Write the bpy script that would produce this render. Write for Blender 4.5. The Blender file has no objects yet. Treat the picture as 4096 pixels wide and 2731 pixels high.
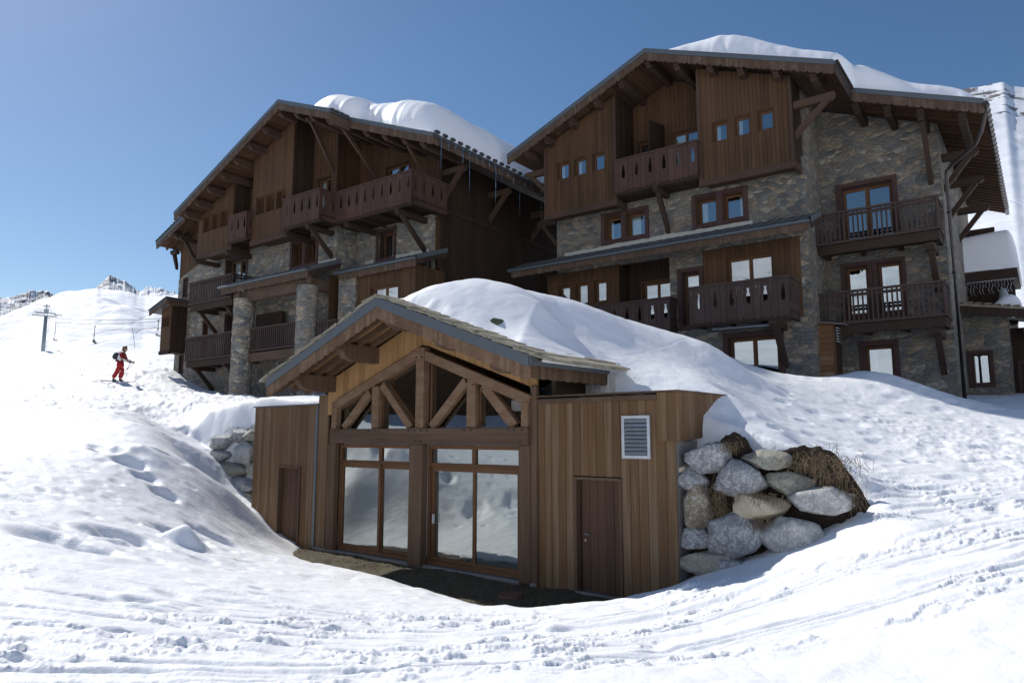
import bpy, bmesh, math, random
import numpy as np
from mathutils import Vector, Matrix, noise
from mathutils.geometry import tessellate_polygon
random.seed(7)
S = bpy.context.scene
COL = S.collection

# ------------------------------------------------------------------ camera
FPX, CX, CY, YH = 2870.0, 2048.0, 1365.5, 1745.0
PITCH = math.atan((YH - CY) / FPX)
cd = bpy.data.cameras.new('camera')
cd.sensor_width = 36.0
cd.lens = 36.0 * FPX / 4096.0
cd.clip_start = 0.1
cd.clip_end = 20000
cam = bpy.data.objects.new('camera', cd)
COL.objects.link(cam)
cam.location = (0, 0, 0)
cam.rotation_euler = (math.radians(90) + PITCH, 0, 0)
S.camera = cam
CP, SP = math.cos(PITCH), math.sin(PITCH)

def at(x, y, r):
    """point seen at (x, y) of the 2352 px wide view, r metres away over the ground"""
    a = (x * 1.7415 - CX) / FPX
    b = (CY - y * 1.7415) / FPX
    d = (a, CP - b * SP, SP + b * CP)
    t = r / math.hypot(d[0], d[1])
    return (d[0] * t, d[1] * t, d[2] * t)

# ------------------------------------------------------------------ sky, sun
SUN_AZ, SUN_EL = math.radians(-47), math.radians(42)      # from +Y towards +X
w = bpy.data.worlds.new('World')
S.world = w
w.use_nodes = True
nt = w.node_tree
sky = nt.nodes.new('ShaderNodeTexSky')
sky.sky_type = 'NISHITA'
sky.sun_disc = False
sky.sun_elevation = SUN_EL
sky.sun_rotation = SUN_AZ
sky.altitude = 2200
sky.air_density = 1.2
sky.dust_density = 1.4
sky.ozone_density = 1.0
bg = nt.nodes['Background']
bg.inputs[1].default_value = 0.088
hs = nt.nodes.new('ShaderNodeHueSaturation')
hs.inputs['Saturation'].default_value = 1.2
nt.links.new(sky.outputs[0], hs.inputs['Color'])
nt.links.new(hs.outputs[0], bg.inputs[0])
sd = bpy.data.lights.new('sun', 'SUN')
sd.energy = 4.35
sd.angle = math.radians(0.5)
sd.color = (1.0, 0.96, 0.9)
sun = bpy.data.objects.new('sun', sd)
COL.objects.link(sun)
sv = Vector((math.sin(SUN_AZ) * math.cos(SUN_EL), math.cos(SUN_AZ) * math.cos(SUN_EL), math.sin(SUN_EL)))
sun.rotation_euler = sv.to_track_quat('Z', 'Y').to_euler()
S.view_settings.view_transform = 'Standard'
S.view_settings.look = 'None'
S.view_settings.exposure = 0.15
S.view_settings.gamma = 1.0

# ------------------------------------------------------------------ materials
def nm(name):
    m = bpy.data.materials.new(name)
    m.use_nodes = True
    n = m.node_tree
    return m, n, n.nodes['Principled BSDF']

def node(n, t, **k):
    o = n.nodes.new(t)
    for a, b in k.items():
        if a.startswith('i_'):
            o.inputs[int(a[2:])].default_value = b
        else:
            setattr(o, a, b)
    return o

def ramp(n, fac, stops):
    r = n.nodes.new('ShaderNodeValToRGB')
    e = r.color_ramp.elements
    while len(e) < len(stops):
        e.new(0.5)
    for q, (p, c) in zip(e, stops):
        q.position = p
        q.color = (c, c, c, 1) if not isinstance(c, tuple) else (*c, 1)
    n.links.new(fac, r.inputs[0])
    return r.outputs[0]

def coords(n, scale, kind='Object'):
    tc = n.nodes.new('ShaderNodeTexCoord')
    mp = n.nodes.new('ShaderNodeMapping')
    mp.inputs['Scale'].default_value = scale
    n.links.new(tc.outputs[kind], mp.inputs[0])
    return mp.outputs[0]

def noise_n(n, vec, scale, detail=4, rough=0.55, out=0):
    o = node(n, 'ShaderNodeTexNoise')
    o.inputs['Scale'].default_value = scale
    o.inputs['Detail'].default_value = detail
    o.inputs['Roughness'].default_value = rough
    n.links.new(vec, o.inputs['Vector'])
    return o.outputs[out]

def mixc(n, fac, a, b, mode='MIX'):
    o = n.nodes.new('ShaderNodeMix')
    o.data_type = 'RGBA'
    o.blend_type = mode
    for v, i in ((fac, 0), (a, 6), (b, 7)):
        if hasattr(v, 'links') or hasattr(v, 'is_linked'):
            n.links.new(v, o.inputs[i])
        elif isinstance(v, tuple):
            o.inputs[i].default_value = (*v, 1)
        else:
            o.inputs[i].default_value = v
    return o.outputs[2]

def mth(n, op, a, b=None):
    o = n.nodes.new('ShaderNodeMath')
    o.operation = op
    for v, i in ((a, 0), (b, 1)):
        if v is None:
            continue
        if hasattr(v, 'is_linked'):
            n.links.new(v, o.inputs[i])
        else:
            o.inputs[i].default_value = v
    return o.outputs[0]

def bump(n, b, h, strength=0.5, dist=0.02):
    o = n.nodes.new('ShaderNodeBump')
    o.inputs['Strength'].default_value = strength
    o.inputs['Distance'].default_value = dist
    n.links.new(h, o.inputs['Height'])
    n.links.new(o.outputs[0], b.inputs['Normal'])

def wood(name, dark, light, axis='z', worn=None, wornamt=0.0, rough=0.75, streak=0.5, per=0.30, knots=0.0):
    m, n, b = nm(name)
    sc = {'z': (26, 26, 1.1), 'x': (1.1, 26, 26), 'n': (5, 5, 14), 'd': (7, 7, 16)}[axis]
    g = noise_n(n, coords(n, sc), 1.0, 5, 0.6)
    big = noise_n(n, coords(n, (0.9, 0.9, 0.5)), 1.0, 3)
    geo = n.nodes.new('ShaderNodeNewGeometry')
    isl = geo.outputs['Random Per Island']
    f = mth(n, 'ADD', mth(n, 'MULTIPLY', g, streak), mth(n, 'MULTIPLY', isl, per))
    f = mth(n, 'ADD', f, mth(n, 'MULTIPLY', mth(n, 'SUBTRACT', big, 0.5), 0.7))
    c = mixc(n, ramp(n, f, [(0.08, 0.0), (0.75, 1.0)]), dark, light)
    if worn:
        wf = noise_n(n, coords(n, {'z': (9, 9, 0.35), 'x': (0.35, 9, 9), 'n': (3, 3, 3), 'd': (2, 2, 7)}[axis]), 1.0, 6, 0.7)
        wf = mth(n, 'ADD', wf, mth(n, 'MULTIPLY', mth(n, 'SUBTRACT', isl, 0.5), 0.22))
        c = mixc(n, mth(n, 'MULTIPLY', ramp(n, wf, [(0.52, 0.0), (0.68, 1.0)]), wornamt), c, worn)
    if knots:
        kv = node(n, 'ShaderNodeTexVoronoi', feature='F1')
        n.links.new(coords(n, (5.2, 5.2, 2.4)), kv.inputs['Vector'])
        sp = n.nodes.new('ShaderNodeSeparateColor'); n.links.new(kv.outputs['Color'], sp.inputs[0])
        kf = mth(n, 'MULTIPLY', ramp(n, kv.outputs['Distance'], [(0.05, 1.0), (0.11, 0.0)]), ramp(n, sp.outputs[0], [(0.5, 0.0), (0.55, 1.0)]))
        c = mixc(n, mth(n, 'MULTIPLY', kf, knots), c, tuple(x * 0.35 for x in dark))
    n.links.new(c, b.inputs['Base Color'])
    b.inputs['Roughness'].default_value = rough
    b.inputs['Specular IOR Level'].default_value = 0.25
    bump(n, b, g, 0.35, 0.012)
    return m

def plain(name, col, rough=0.6, metal=0.0, var=0.12, scale=3.0, bmp=0.1):
    m, n, b = nm(name)
    v = noise_n(n, coords(n, (1, 1, 1)), scale, 4)
    c = mixc(n, v, tuple(x * (1 - var) for x in col), tuple(min(1, x * (1 + var)) for x in col))
    n.links.new(c, b.inputs['Base Color'])
    b.inputs['Roughness'].default_value = rough
    b.inputs['Metallic'].default_value = metal
    bump(n, b, noise_n(n, coords(n, (1, 1, 1)), scale * 6, 3), bmp, 0.01)
    return m

def stone_wall(name, tint=1.0):
    m, n, b = nm(name)
    vec0 = coords(n, (1, 1, 1))
    nz = noise_n(n, vec0, 2.2, 3, 0.5, 1)
    vm = n.nodes.new('ShaderNodeVectorMath'); vm.operation = 'MULTIPLY_ADD'
    n.links.new(nz, vm.inputs[0]); vm.inputs[1].default_value = (0.30, 0.30, 0.05)
    n.links.new(vec0, vm.inputs[2])
    mp = n.nodes.new('ShaderNodeMapping'); mp.inputs['Scale'].default_value = (3.7, 3.7, 6.4)
    n.links.new(vm.outputs[0], mp.inputs[0])
    v1 = node(n, 'ShaderNodeTexVoronoi', voronoi_dimensions='3D', feature='F1')
    v2 = node(n, 'ShaderNodeTexVoronoi', voronoi_dimensions='3D', feature='DISTANCE_TO_EDGE')
    for v in (v1, v2):
        v.inputs['Scale'].default_value = 1.0
        n.links.new(mp.outputs[0], v.inputs['Vector'])
    sep = n.nodes.new('ShaderNodeSeparateColor')
    n.links.new(v1.outputs['Color'], sep.inputs[0])
    t = tint
    col = ramp(n, sep.outputs[0], [(0.0, (0.10 * t, 0.105 * t, 0.105 * t)), (0.30, (0.17 * t, 0.17 * t, 0.16 * t)), (0.52, (0.26 * t, 0.235 * t, 0.185 * t)),
                                   (0.70, (0.20 * t, 0.15 * t, 0.10 * t)), (0.86, (0.40 * t, 0.31 * t, 0.20 * t)), (1.0, (0.45 * t, 0.42 * t, 0.36 * t))])
    fine = noise_n(n, coords(n, (3.2, 3.2, 12)), 3.0, 7, 0.75)
    col = mixc(n, ramp(n, fine, [(0.35, 0.85), (0.65, 0.05)]), col, (0.07 * t, 0.07 * t, 0.066 * t))
    patch = noise_n(n, coords(n, (1, 1, 1.4)), 1.5, 4, 0.6)
    col = mixc(n, ramp(n, patch, [(0.45, 0.0), (0.75, 0.5)]), col, (0.30 * t, 0.26 * t, 0.19 * t))
    e = ramp(n, v2.outputs['Distance'], [(0.0, 0.35), (0.06, 1.0)])
    col = mixc(n, e, (0.17 * t, 0.168 * t, 0.16 * t), col)
    n.links.new(col, b.inputs['Base Color'])
    b.inputs['Roughness'].default_value = 0.85
    h = mth(n, 'ADD', mth(n, 'MULTIPLY', ramp(n, v2.outputs['Distance'], [(0.0, 0.0), (0.16, 1.0)]), 1.0), mth(n, 'MULTIPLY', fine, 0.6))
    h = mth(n, 'ADD', h, mth(n, 'MULTIPLY', sep.outputs[1], 0.5))
    bump(n, b, h, 0.75, 0.04)
    return m

def snow_mat(name, s1=3.0, s2=22.0, st=0.35, tracks=False, col=(0.86, 0.875, 0.9)):
    m, n, b = nm(name)
    b.inputs['Base Color'].default_value = (*col, 1)
    b.inputs['Roughness'].default_value = 0.55
    b.inputs['Specular IOR Level'].default_value = 0.25
    v = coords(n, (1, 1, 1))
    h = mth(n, 'ADD', noise_n(n, v, s1, 5, 0.6), mth(n, 'MULTIPLY', noise_n(n, v, s2, 4, 0.6), 0.25))
    if tracks:
        wv = node(n, 'ShaderNodeTexWave', wave_type='BANDS', bands_direction='X')
        wv.inputs['Scale'].default_value = 0.06
        wv.inputs['Distortion'].default_value = 30.0
        wv.inputs['Detail'].default_value = 3.0
        wv.inputs['Detail Scale'].default_value = 0.5
        n.links.new(v, wv.inputs['Vector'])
        h = mth(n, 'ADD', h, mth(n, 'MULTIPLY', ramp(n, wv.outputs['Fac'], [(0.0, 1.0), (0.10, 0.0)]), 0.6))
    bump(n, b, h, st, 0.08 if not tracks else 1.6)
    return m

def rock_mat(name, c1, c2, vein=0.6, sc=1.0):
    m, n, b = nm(name)
    v = coords(n, (sc, sc, sc))
    a = noise_n(n, v, 1.4, 8, 0.7)
    wv = noise_n(n, v, 3.2, 7, 0.62)
    rid = mth(n, 'ABSOLUTE', mth(n, 'SUBTRACT', wv, 0.5))
    msk = mth(n, 'MULTIPLY', ramp(n, rid, [(0.0, 1.0), (0.034, 0.0)]), ramp(n, noise_n(n, v, 1.3, 4, 0.6), [(0.34, 0.0), (0.50, 1.0)]))
    c = mixc(n, ramp(n, a, [(0.3, 0.0), (0.7, 1.0)]), c1, c2)
    fine = noise_n(n, v, 14.0, 5, 0.7)
    c = mixc(n, mth(n, 'MULTIPLY', ramp(n, fine, [(0.5, 0.0), (0.75, 1.0)]), 0.35), c, (0.5, 0.5, 0.48))
    c = mixc(n, mth(n, 'MULTIPLY', msk, vein), c, (0.72, 0.72, 0.7))
    n.links.new(c, b.inputs['Base Color'])
    b.inputs['Roughness'].default_value = 0.8
    bump(n, b, mth(n, 'ADD', a, mth(n, 'MULTIPLY', fine, 0.35)), 0.8, 0.08)
    return m

def mountain_mat(name, rock=(0.16, 0.15, 0.15)):
    m, n, b = nm(name)
    at_ = node(n, 'ShaderNodeAttribute', attribute_name='rock')
    v = coords(n, (1, 1, 1))
    nz = noise_n(n, v, 0.06, 8, 0.72)
    f = ramp(n, mth(n, 'ADD', at_.outputs['Fac'], mth(n, 'MULTIPLY', mth(n, 'SUBTRACT', nz, 0.5), 1.6)), [(0.45, 0.0), (0.55, 1.0)])
    c = mixc(n, f, (0.84, 0.86, 0.9), mixc(n, noise_n(n, v, 0.15, 5), tuple(x * 0.7 for x in rock), tuple(x * 1.5 for x in rock)))
    n.links.new(c, b.inputs['Base Color'])
    b.inputs['Roughness'].default_value = 0.7
    b.inputs['Specular IOR Level'].default_value = 0.15
    wv = node(n, 'ShaderNodeTexWave', wave_type='BANDS', bands_direction='X')
    wv.inputs['Scale'].default_value = 0.03
    wv.inputs['Distortion'].default_value = 26.0
    wv.inputs['Detail'].default_value = 3.0
    wv.inputs['Detail Scale'].default_value = 0.35
    n.links.new(coords(n, (1, 0.35, 0.35)), wv.inputs['Vector'])
    h = mth(n, 'ADD', nz, mth(n, 'MULTIPLY', ramp(n, wv.outputs['Fac'], [(0.0, 0.0), (0.10, 1.0)]), 0.28))
    bump(n, b, h, 0.45, 1.6)
    return m

def glass(name, refl=0.5, tint=(0.82, 0.88, 0.86), wav=0.0, gl=(0.93, 0.96, 0.95)):
    m = bpy.data.materials.new(name)
    m.use_nodes = True
    n = m.node_tree
    n.nodes.remove(n.nodes['Principled BSDF'])
    out = n.nodes['Material Output']
    tr = node(n, 'ShaderNodeBsdfTransparent'); tr.inputs[0].default_value = (*tint, 1)
    g = node(n, 'ShaderNodeBsdfGlossy'); g.inputs['Roughness'].default_value = 0.015; g.inputs[0].default_value = (*gl, 1)
    mx = n.nodes.new('ShaderNodeMixShader')
    mx.inputs[0].default_value = refl
    n.links.new(tr.outputs[0], mx.inputs[1]); n.links.new(g.outputs[0], mx.inputs[2])
    n.links.new(mx.outputs[0], out.inputs[0])
    if wav:
        bp = n.nodes.new('ShaderNodeBump'); bp.inputs['Strength'].default_value = wav; bp.inputs['Distance'].default_value = 0.01
        n.links.new(noise_n(n, coords(n, (1, 1, 1)), 0.9, 2), bp.inputs['Height'])
        n.links.new(bp.outputs[0], g.inputs['Normal'])
    return m

M = {}
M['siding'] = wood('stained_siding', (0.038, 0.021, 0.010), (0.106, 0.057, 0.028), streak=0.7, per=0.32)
M['siding_dark_shaded'] = wood('dark_shaded_siding', (0.020, 0.012, 0.008), (0.050, 0.029, 0.018))  # darker copy of the siding; shade of the bay sides put into the colour
M['timber'] = wood('roof_timber', (0.045, 0.027, 0.018), (0.098, 0.058, 0.038), 'n')
M['beam'] = wood('dark_beam', (0.026, 0.016, 0.011), (0.060, 0.037, 0.026), 'n')
M['barge'] = wood('bargeboard_wood', (0.062, 0.038, 0.024), (0.125, 0.079, 0.052), 'n', (0.22, 0.18, 0.14), 0.25)
M['soffit'] = wood('soffit_boards', (0.055, 0.028, 0.015), (0.12, 0.064, 0.034), 'n')
M['casing'] = wood('plum_casing', (0.045, 0.024, 0.022), (0.088, 0.048, 0.044), 'n')
M['balcony'] = wood('red_brown_balcony', (0.052, 0.028, 0.021), (0.110, 0.062, 0.046), 'n')
M['rail'] = wood('grey_brown_rail', (0.045, 0.029, 0.024), (0.095, 0.064, 0.054), 'n')
M['sash'] = wood('golden_sash', (0.085, 0.042, 0.020), (0.17, 0.086, 0.042), 'n')
M['annex'] = wood('weathered_planks', (0.066, 0.036, 0.017), (0.160, 0.091, 0.044), 'z', (0.24, 0.18, 0.12), 0.6, streak=0.9, per=0.36, knots=0.9)
M['annex_red'] = wood('gable_planks', (0.18, 0.092, 0.036), (0.40, 0.23, 0.10), 'z', streak=0.8, per=0.5, knots=0.8)
M['annex_beam'] = wood('truss_timber', (0.080, 0.045, 0.025), (0.20, 0.118, 0.068), 'd', (0.26, 0.18, 0.12), 0.5, streak=0.8)
M['annex_dark'] = wood('dark_post_timber', (0.040, 0.024, 0.015), (0.115, 0.070, 0.043), 'z', (0.2, 0.14, 0.09), 0.3, streak=0.85)
M['annex_tie'] = wood('dark_tie_timber', (0.036, 0.022, 0.014), (0.105, 0.064, 0.041), 'x', (0.2, 0.14, 0.09), 0.3, streak=0.85)
M['annex_soffit'] = wood('golden_soffit', (0.18, 0.092, 0.038), (0.36, 0.21, 0.10), 'n')
M['door'] = wood('dark_door_boards', (0.055, 0.030, 0.020), (0.115, 0.065, 0.042), 'z')
M['shed'] = wood('orange_cabinet_boards', (0.11, 0.055, 0.025), (0.30, 0.16, 0.075), 'x', (0.30, 0.26, 0.21), 0.6)
M['flash'] = plain('grey_flashing', (0.10, 0.115, 0.125), 0.5, 0.2)
M['tile'] = plain('slate_tile', (0.055, 0.058, 0.06), 0.5)
M['lauze'] = rock_mat('mossy_roof_slab', (0.22, 0.19, 0.13), (0.40, 0.36, 0.27), 0.1, 3.0)
M['stone'] = stone_wall('rubble_masonry', 1.05)
M['stone_pale'] = stone_wall('pale_rubble_masonry', 1.4)
M['plaster'] = plain('pale_mortar_band', (0.46, 0.44, 0.38), 0.9, 0, 0.2, 2.0, 0.4)
M['metal'] = plain('galvanised_metal', (0.45, 0.48, 0.5), 0.35, 0.7, 0.25, 9.0)
M['pipe'] = plain('dark_brown_gutter', (0.045, 0.036, 0.033), 0.35, 0.3)
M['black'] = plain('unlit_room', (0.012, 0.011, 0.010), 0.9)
M['room'] = plain('dim_room', (0.05, 0.038, 0.022), 0.9)
M['curtain'] = plain('white_curtain', (0.72, 0.72, 0.70), 0.9, 0, 0.1, 6.0)
M['curtain_green'] = plain('green_curtain', (0.10, 0.15, 0.12), 0.9, 0, 0.2, 6.0)
M['glass'] = glass('window_glass', 0.40)
M['glass_low'] = glass('tinted_window_glass', 0.48, gl=(0.80, 0.88, 0.88))
M['glass_big'] = glass('pavilion_glass', 0.42, (0.6, 0.63, 0.6), 0.05, (0.80, 0.86, 0.86))
M['snow'] = snow_mat('field_snow')
M['snow_roof'] = snow_mat('wind_packed_roof_snow', 0.9, 9.0, 0.3)
M['ice'] = glass('clear_ice', 0.35, (0.85, 0.92, 0.97), 0.6)
M['steel'] = plain('pylon_steel', (0.34, 0.37, 0.38), 0.5, 0.4)
M['dirt'] = plain('frozen_earth', (0.034, 0.023, 0.015), 0.95, 0, 0.7, 7.0, 1.0)
M['straw'] = plain('dead_grass', (0.15, 0.105, 0.058), 0.9, 0, 0.5, 5.0)
M['turf'] = plain('winter_turf', (0.07, 0.054, 0.030), 0.95, 0, 0.6, 4.0, 0.8)
M['concrete'] = plain('concrete', (0.20, 0.19, 0.18), 0.9, 0, 0.3, 3.0, 0.5)

# ------------------------------------------------------------------ tagging
def tag(o, label=None, cat=None, group=None, kind=None):
    if label: o['label'] = label
    if cat: o['category'] = cat
    if group: o['group'] = group
    if kind: o['kind'] = kind
    return o

def empty(name, loc=(0, 0, 0), rz=0.0):
    o = bpy.data.objects.new(name, None)
    COL.objects.link(o)
    o.location = loc
    o.rotation_euler = (0, 0, rz)
    return o

SPLIT = {'timber_wall', 'recess_wall', 'stone_wall', 'window_surround', 'side_boards', 'corner_post', 'post', 'mortar_band', 'lintel_beam', 'concrete_edge', 'coping', 'step_board', 'belt_beam', 'right_wall', 'link_wall', 'trim', 'glazing_bead', 'sheave_train', 'handrail', 'cross_arm', 'strap'}
# ------------------------------------------------------------------ mesh builder, coordinates (u along the facade, w outwards, z up)
class MB:
    def __init__(s):
        s.v, s.f, s.m = [], [], []
    def add(s, vs, fs, mi=0):
        k = len(s.v)
        s.v += [(p[0], -p[1], p[2]) for p in vs]
        s.f += [tuple(i + k for i in f) for f in fs]
        s.m += [mi] * len(fs)
    def hexa(s, a, b, mi=0):
        """a, b: two matching quads"""
        s.add(list(a) + list(b), [(0, 1, 2, 3), (7, 6, 5, 4), (0, 4, 5, 1), (1, 5, 6, 2), (2, 6, 7, 3), (3, 7, 4, 0)], mi)
    def box(s, u0, u1, w0, w1, z0, z1, mi=0):
        s.hexa([(u0, w0, z0), (u1, w0, z0), (u1, w1, z0), (u0, w1, z0)], [(u0, w0, z1), (u1, w0, z1), (u1, w1, z1), (u0, w1, z1)], mi)
    def poly(s, pts, axis, a, b, mi=0, holes=()):
        """2-D outline (plus holes) extruded along an axis from a to b"""
        def P(p, t):
            return {'w': (p[0], t, p[1]), 'u': (t, p[0], p[1]), 'z': (p[0], p[1], t)}[axis]
        loops = [list(pts)] + [list(h) for h in holes]
        allp = [p for l in loops for p in l]
        tris = tessellate_polygon([[Vector((p[0], p[1], 0)) for p in l] for l in loops])
        n = len(allp)
        vs = [P(p, a) for p in allp] + [P(p, b) for p in allp]
        fs = [tuple(t) for t in tris] + [tuple(i + n for i in reversed(t)) for t in tris]
        k = 0
        for l in loops:
            m = len(l)
            for i in range(m):
                j = (i + 1) % m
                fs.append((k + i, k + j, k + j + n, k + i + n))
            k += m
        s.add(vs, fs, mi)
    def beam(s, p, q, wd, ht, mi=0, up=(0, 0, 1)):
        p, q = Vector(p), Vector(q)
        d = (q - p).normalized()
        upv = Vector(up)
        sd_ = d.cross(upv)
        if sd_.length < 1e-3:
            sd_ = d.cross(Vector((1, 0, 0)))
        sd_.normalize()
        un = sd_.cross(d).normalized()
        c = [sd_ * (wd / 2 * i) + un * (ht / 2 * j) for i, j in ((-1, -1), (1, -1), (1, 1), (-1, 1))]
        s.hexa([p + x for x in c], [q + x for x in c], mi)
    def tube(s, pts, r, n=8, mi=0, taper=None):
        k0 = []
        pts = [Vector(p) for p in pts]
        vs, fs = [], []
        for i, p in enumerate(pts):
            d = (pts[min(i + 1, len(pts) - 1)] - pts[max(i - 1, 0)]).normalized()
            a = d.cross(Vector((0, 0, 1)))
            if a.length < 1e-3: a = Vector((1, 0, 0))
            a.normalize(); b = d.cross(a)
            rr = r if taper is None else taper[i]
            for j in range(n):
                t = 2 * math.pi * j / n
                vs.append(p + a * (rr * math.cos(t)) + b * (rr * math.sin(t)))
        for i in range(len(pts) - 1):
            for j in range(n):
                j2 = (j + 1) % n
                fs.append((i * n + j, i * n + j2, (i + 1) * n + j2, (i + 1) * n + j))
        fs.append(tuple(range(n - 1, -1, -1)))
        fs.append(tuple((len(pts) - 1) * n + j for j in range(n)))
        s.add(vs, fs, mi)
    def clusters(s, tol=0.04):
        p = list(range(len(s.v)))
        def find(i):
            while p[i] != i:
                p[i] = p[p[i]]; i = p[i]
            return i
        for f in s.f:
            a = find(f[0])
            for i in f[1:]: p[find(i)] = a
        isl = {}
        for k, f in enumerate(s.f): isl.setdefault(find(f[0]), []).append(k)
        B_ = []
        for fs in isl.values():
            q = np.array([s.v[i] for k in fs for i in s.f[k]])
            B_.append((q.min(0) - tol, q.max(0) + tol, fs))
        g = list(range(len(B_)))
        def fd(i):
            while g[i] != i: i = g[i]
            return i
        for i in range(len(B_)):
            for j in range(i):
                if fd(i) != fd(j) and (B_[i][0] <= B_[j][1]).all() and (B_[j][0] <= B_[i][1]).all(): g[fd(i)] = fd(j)
        out = {}
        for i in range(len(B_)): out.setdefault(fd(i), []).extend(B_[i][2])
        res = []
        for fs in out.values():
            n_ = MB(); mp = {}
            for k in sorted(fs):
                t = []
                for i in s.f[k]:
                    if i not in mp: mp[i] = len(n_.v); n_.v.append(s.v[i])
                    t.append(mp[i])
                n_.f.append(tuple(t)); n_.m.append(s.m[k])
            res.append(n_)
        return res
    def build(s, name, mats, parent=None, smooth=False, bevel=0.0):
        if name in SPLIT and len(s.f) < 6000:
            cl = s.clusters()
            if len(cl) > 1:
                return [c._build(name, mats, parent, smooth, bevel) for c in cl][0]
        return s._build(name, mats, parent, smooth, bevel)
    def _build(s, name, mats, parent=None, smooth=False, bevel=0.0):
        me = bpy.data.meshes.new(name)
        me.from_pydata(s.v, [], s.f)
        for m in (mats if isinstance(mats, (list, tuple)) else [mats]):
            me.materials.append(M[m] if isinstance(m, str) else m)
        me.polygons.foreach_set('material_index', s.m)
        if smooth:
            me.polygons.foreach_set('use_smooth', [True] * len(s.f))
        bm = bmesh.new(); bm.from_mesh(me)
        bmesh.ops.recalc_face_normals(bm, faces=bm.faces)
        bm.to_mesh(me); bm.free()
        o = bpy.data.objects.new(name, me)
        COL.objects.link(o)
        if parent: o.parent = parent
        if bevel:
            bv = o.modifiers.new('bevel', 'BEVEL'); bv.width = bevel; bv.segments = 1; bv.limit_method = 'ANGLE'
        return o

def OP(ori, pos, s_, d, z):
    """ori F: faces w; S: faces +u; T: faces -u"""
    if ori == 'F': return (s_, pos + d, z)
    if ori == 'S': return (pos + d, s_, z)
    return (pos - d, s_, z)

def fill(mb, ori, pos, s0, s1, zb, zt, holes=(), bw=None, thick=0.25, kinks=(), gap=0.020, mi=0, jit=0.004, off=0.0):
    """wall panel with openings: solid (bw None) or made of separate vertical boards"""
    zt_f = zt if callable(zt) else (lambda s_, z=zt: z)
    zb_f = zb if callable(zb) else (lambda s_, z=zb: z)
    br = {s0, s1}
    for h in holes:
        for x in h[:2]:
            if s0 < x < s1: br.add(x)
    for k in kinks:
        if s0 < k < s1: br.add(k)
    br = sorted(br)
    if bw:
        out = []
        for a, b in zip(br, br[1:]):
            n = max(1, round((b - a) / bw))
            out += [a + (b - a) * i / n for i in range(n)]
        br = out + [br[-1]]
    g = gap / 2 if bw else 0
    for a, b in zip(br, br[1:]):
        mid = (a + b) / 2
        cuts = sorted([(h[2], h[3]) for h in holes if h[0] <= mid <= h[1]])
        lo = (zb_f(a), zb_f(b))
        spans = []
        for c0, c1 in cuts:
            if c0 > min(lo): spans.append((lo, (c0, c0)))
            lo = (c1, c1)
        hi = (zt_f(a), zt_f(b))
        if min(hi) > max(lo) - 1e-6 or max(hi) > min(lo): spans.append((lo, (max(hi[0], lo[0] + .001), max(hi[1], lo[1] + .001))))
        d = off + (random.uniform(-jit, jit) if bw else 0)
        for l, h in spans:
            back = [OP(ori, pos, a, off - thick, l[0]), OP(ori, pos, b, off - thick, l[1]), OP(ori, pos, b, off - thick, h[1]), OP(ori, pos, a, off - thick, h[0])]
            e = 0.014 if bw else 0
            midq = [OP(ori, pos, a, d - e, l[0]), OP(ori, pos, b, d - e, l[1]), OP(ori, pos, b, d - e, h[1]), OP(ori, pos, a, d - e, h[0])]
            if bw:
                fr = [OP(ori, pos, a + g, d, l[0]), OP(ori, pos, b - g, d, l[1]), OP(ori, pos, b - g, d, h[1]), OP(ori, pos, a + g, d, h[0])]
                mb.add(back + midq + fr, [(3, 2, 1, 0), (0, 1, 5, 4), (1, 2, 6, 5), (2, 3, 7, 6), (3, 0, 4, 7), (4, 5, 9, 8), (5, 6, 10, 9), (6, 7, 11, 10), (7, 4, 8, 11), (8, 9, 10, 11)], mi)
            else:
                mb.hexa(back, midq, mi)

def obx(mb, ori, pos, s0, s1, d0, d1, z0, z1, mi=0):
    mb.hexa([OP(ori, pos, s0, d0, z0), OP(ori, pos, s1, d0, z0), OP(ori, pos, s1, d1, z0), OP(ori, pos, s0, d1, z0)],
            [OP(ori, pos, s0, d0, z1), OP(ori, pos, s1, d0, z1), OP(ori, pos, s1, d1, z1), OP(ori, pos, s0, d1, z1)], mi)

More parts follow.
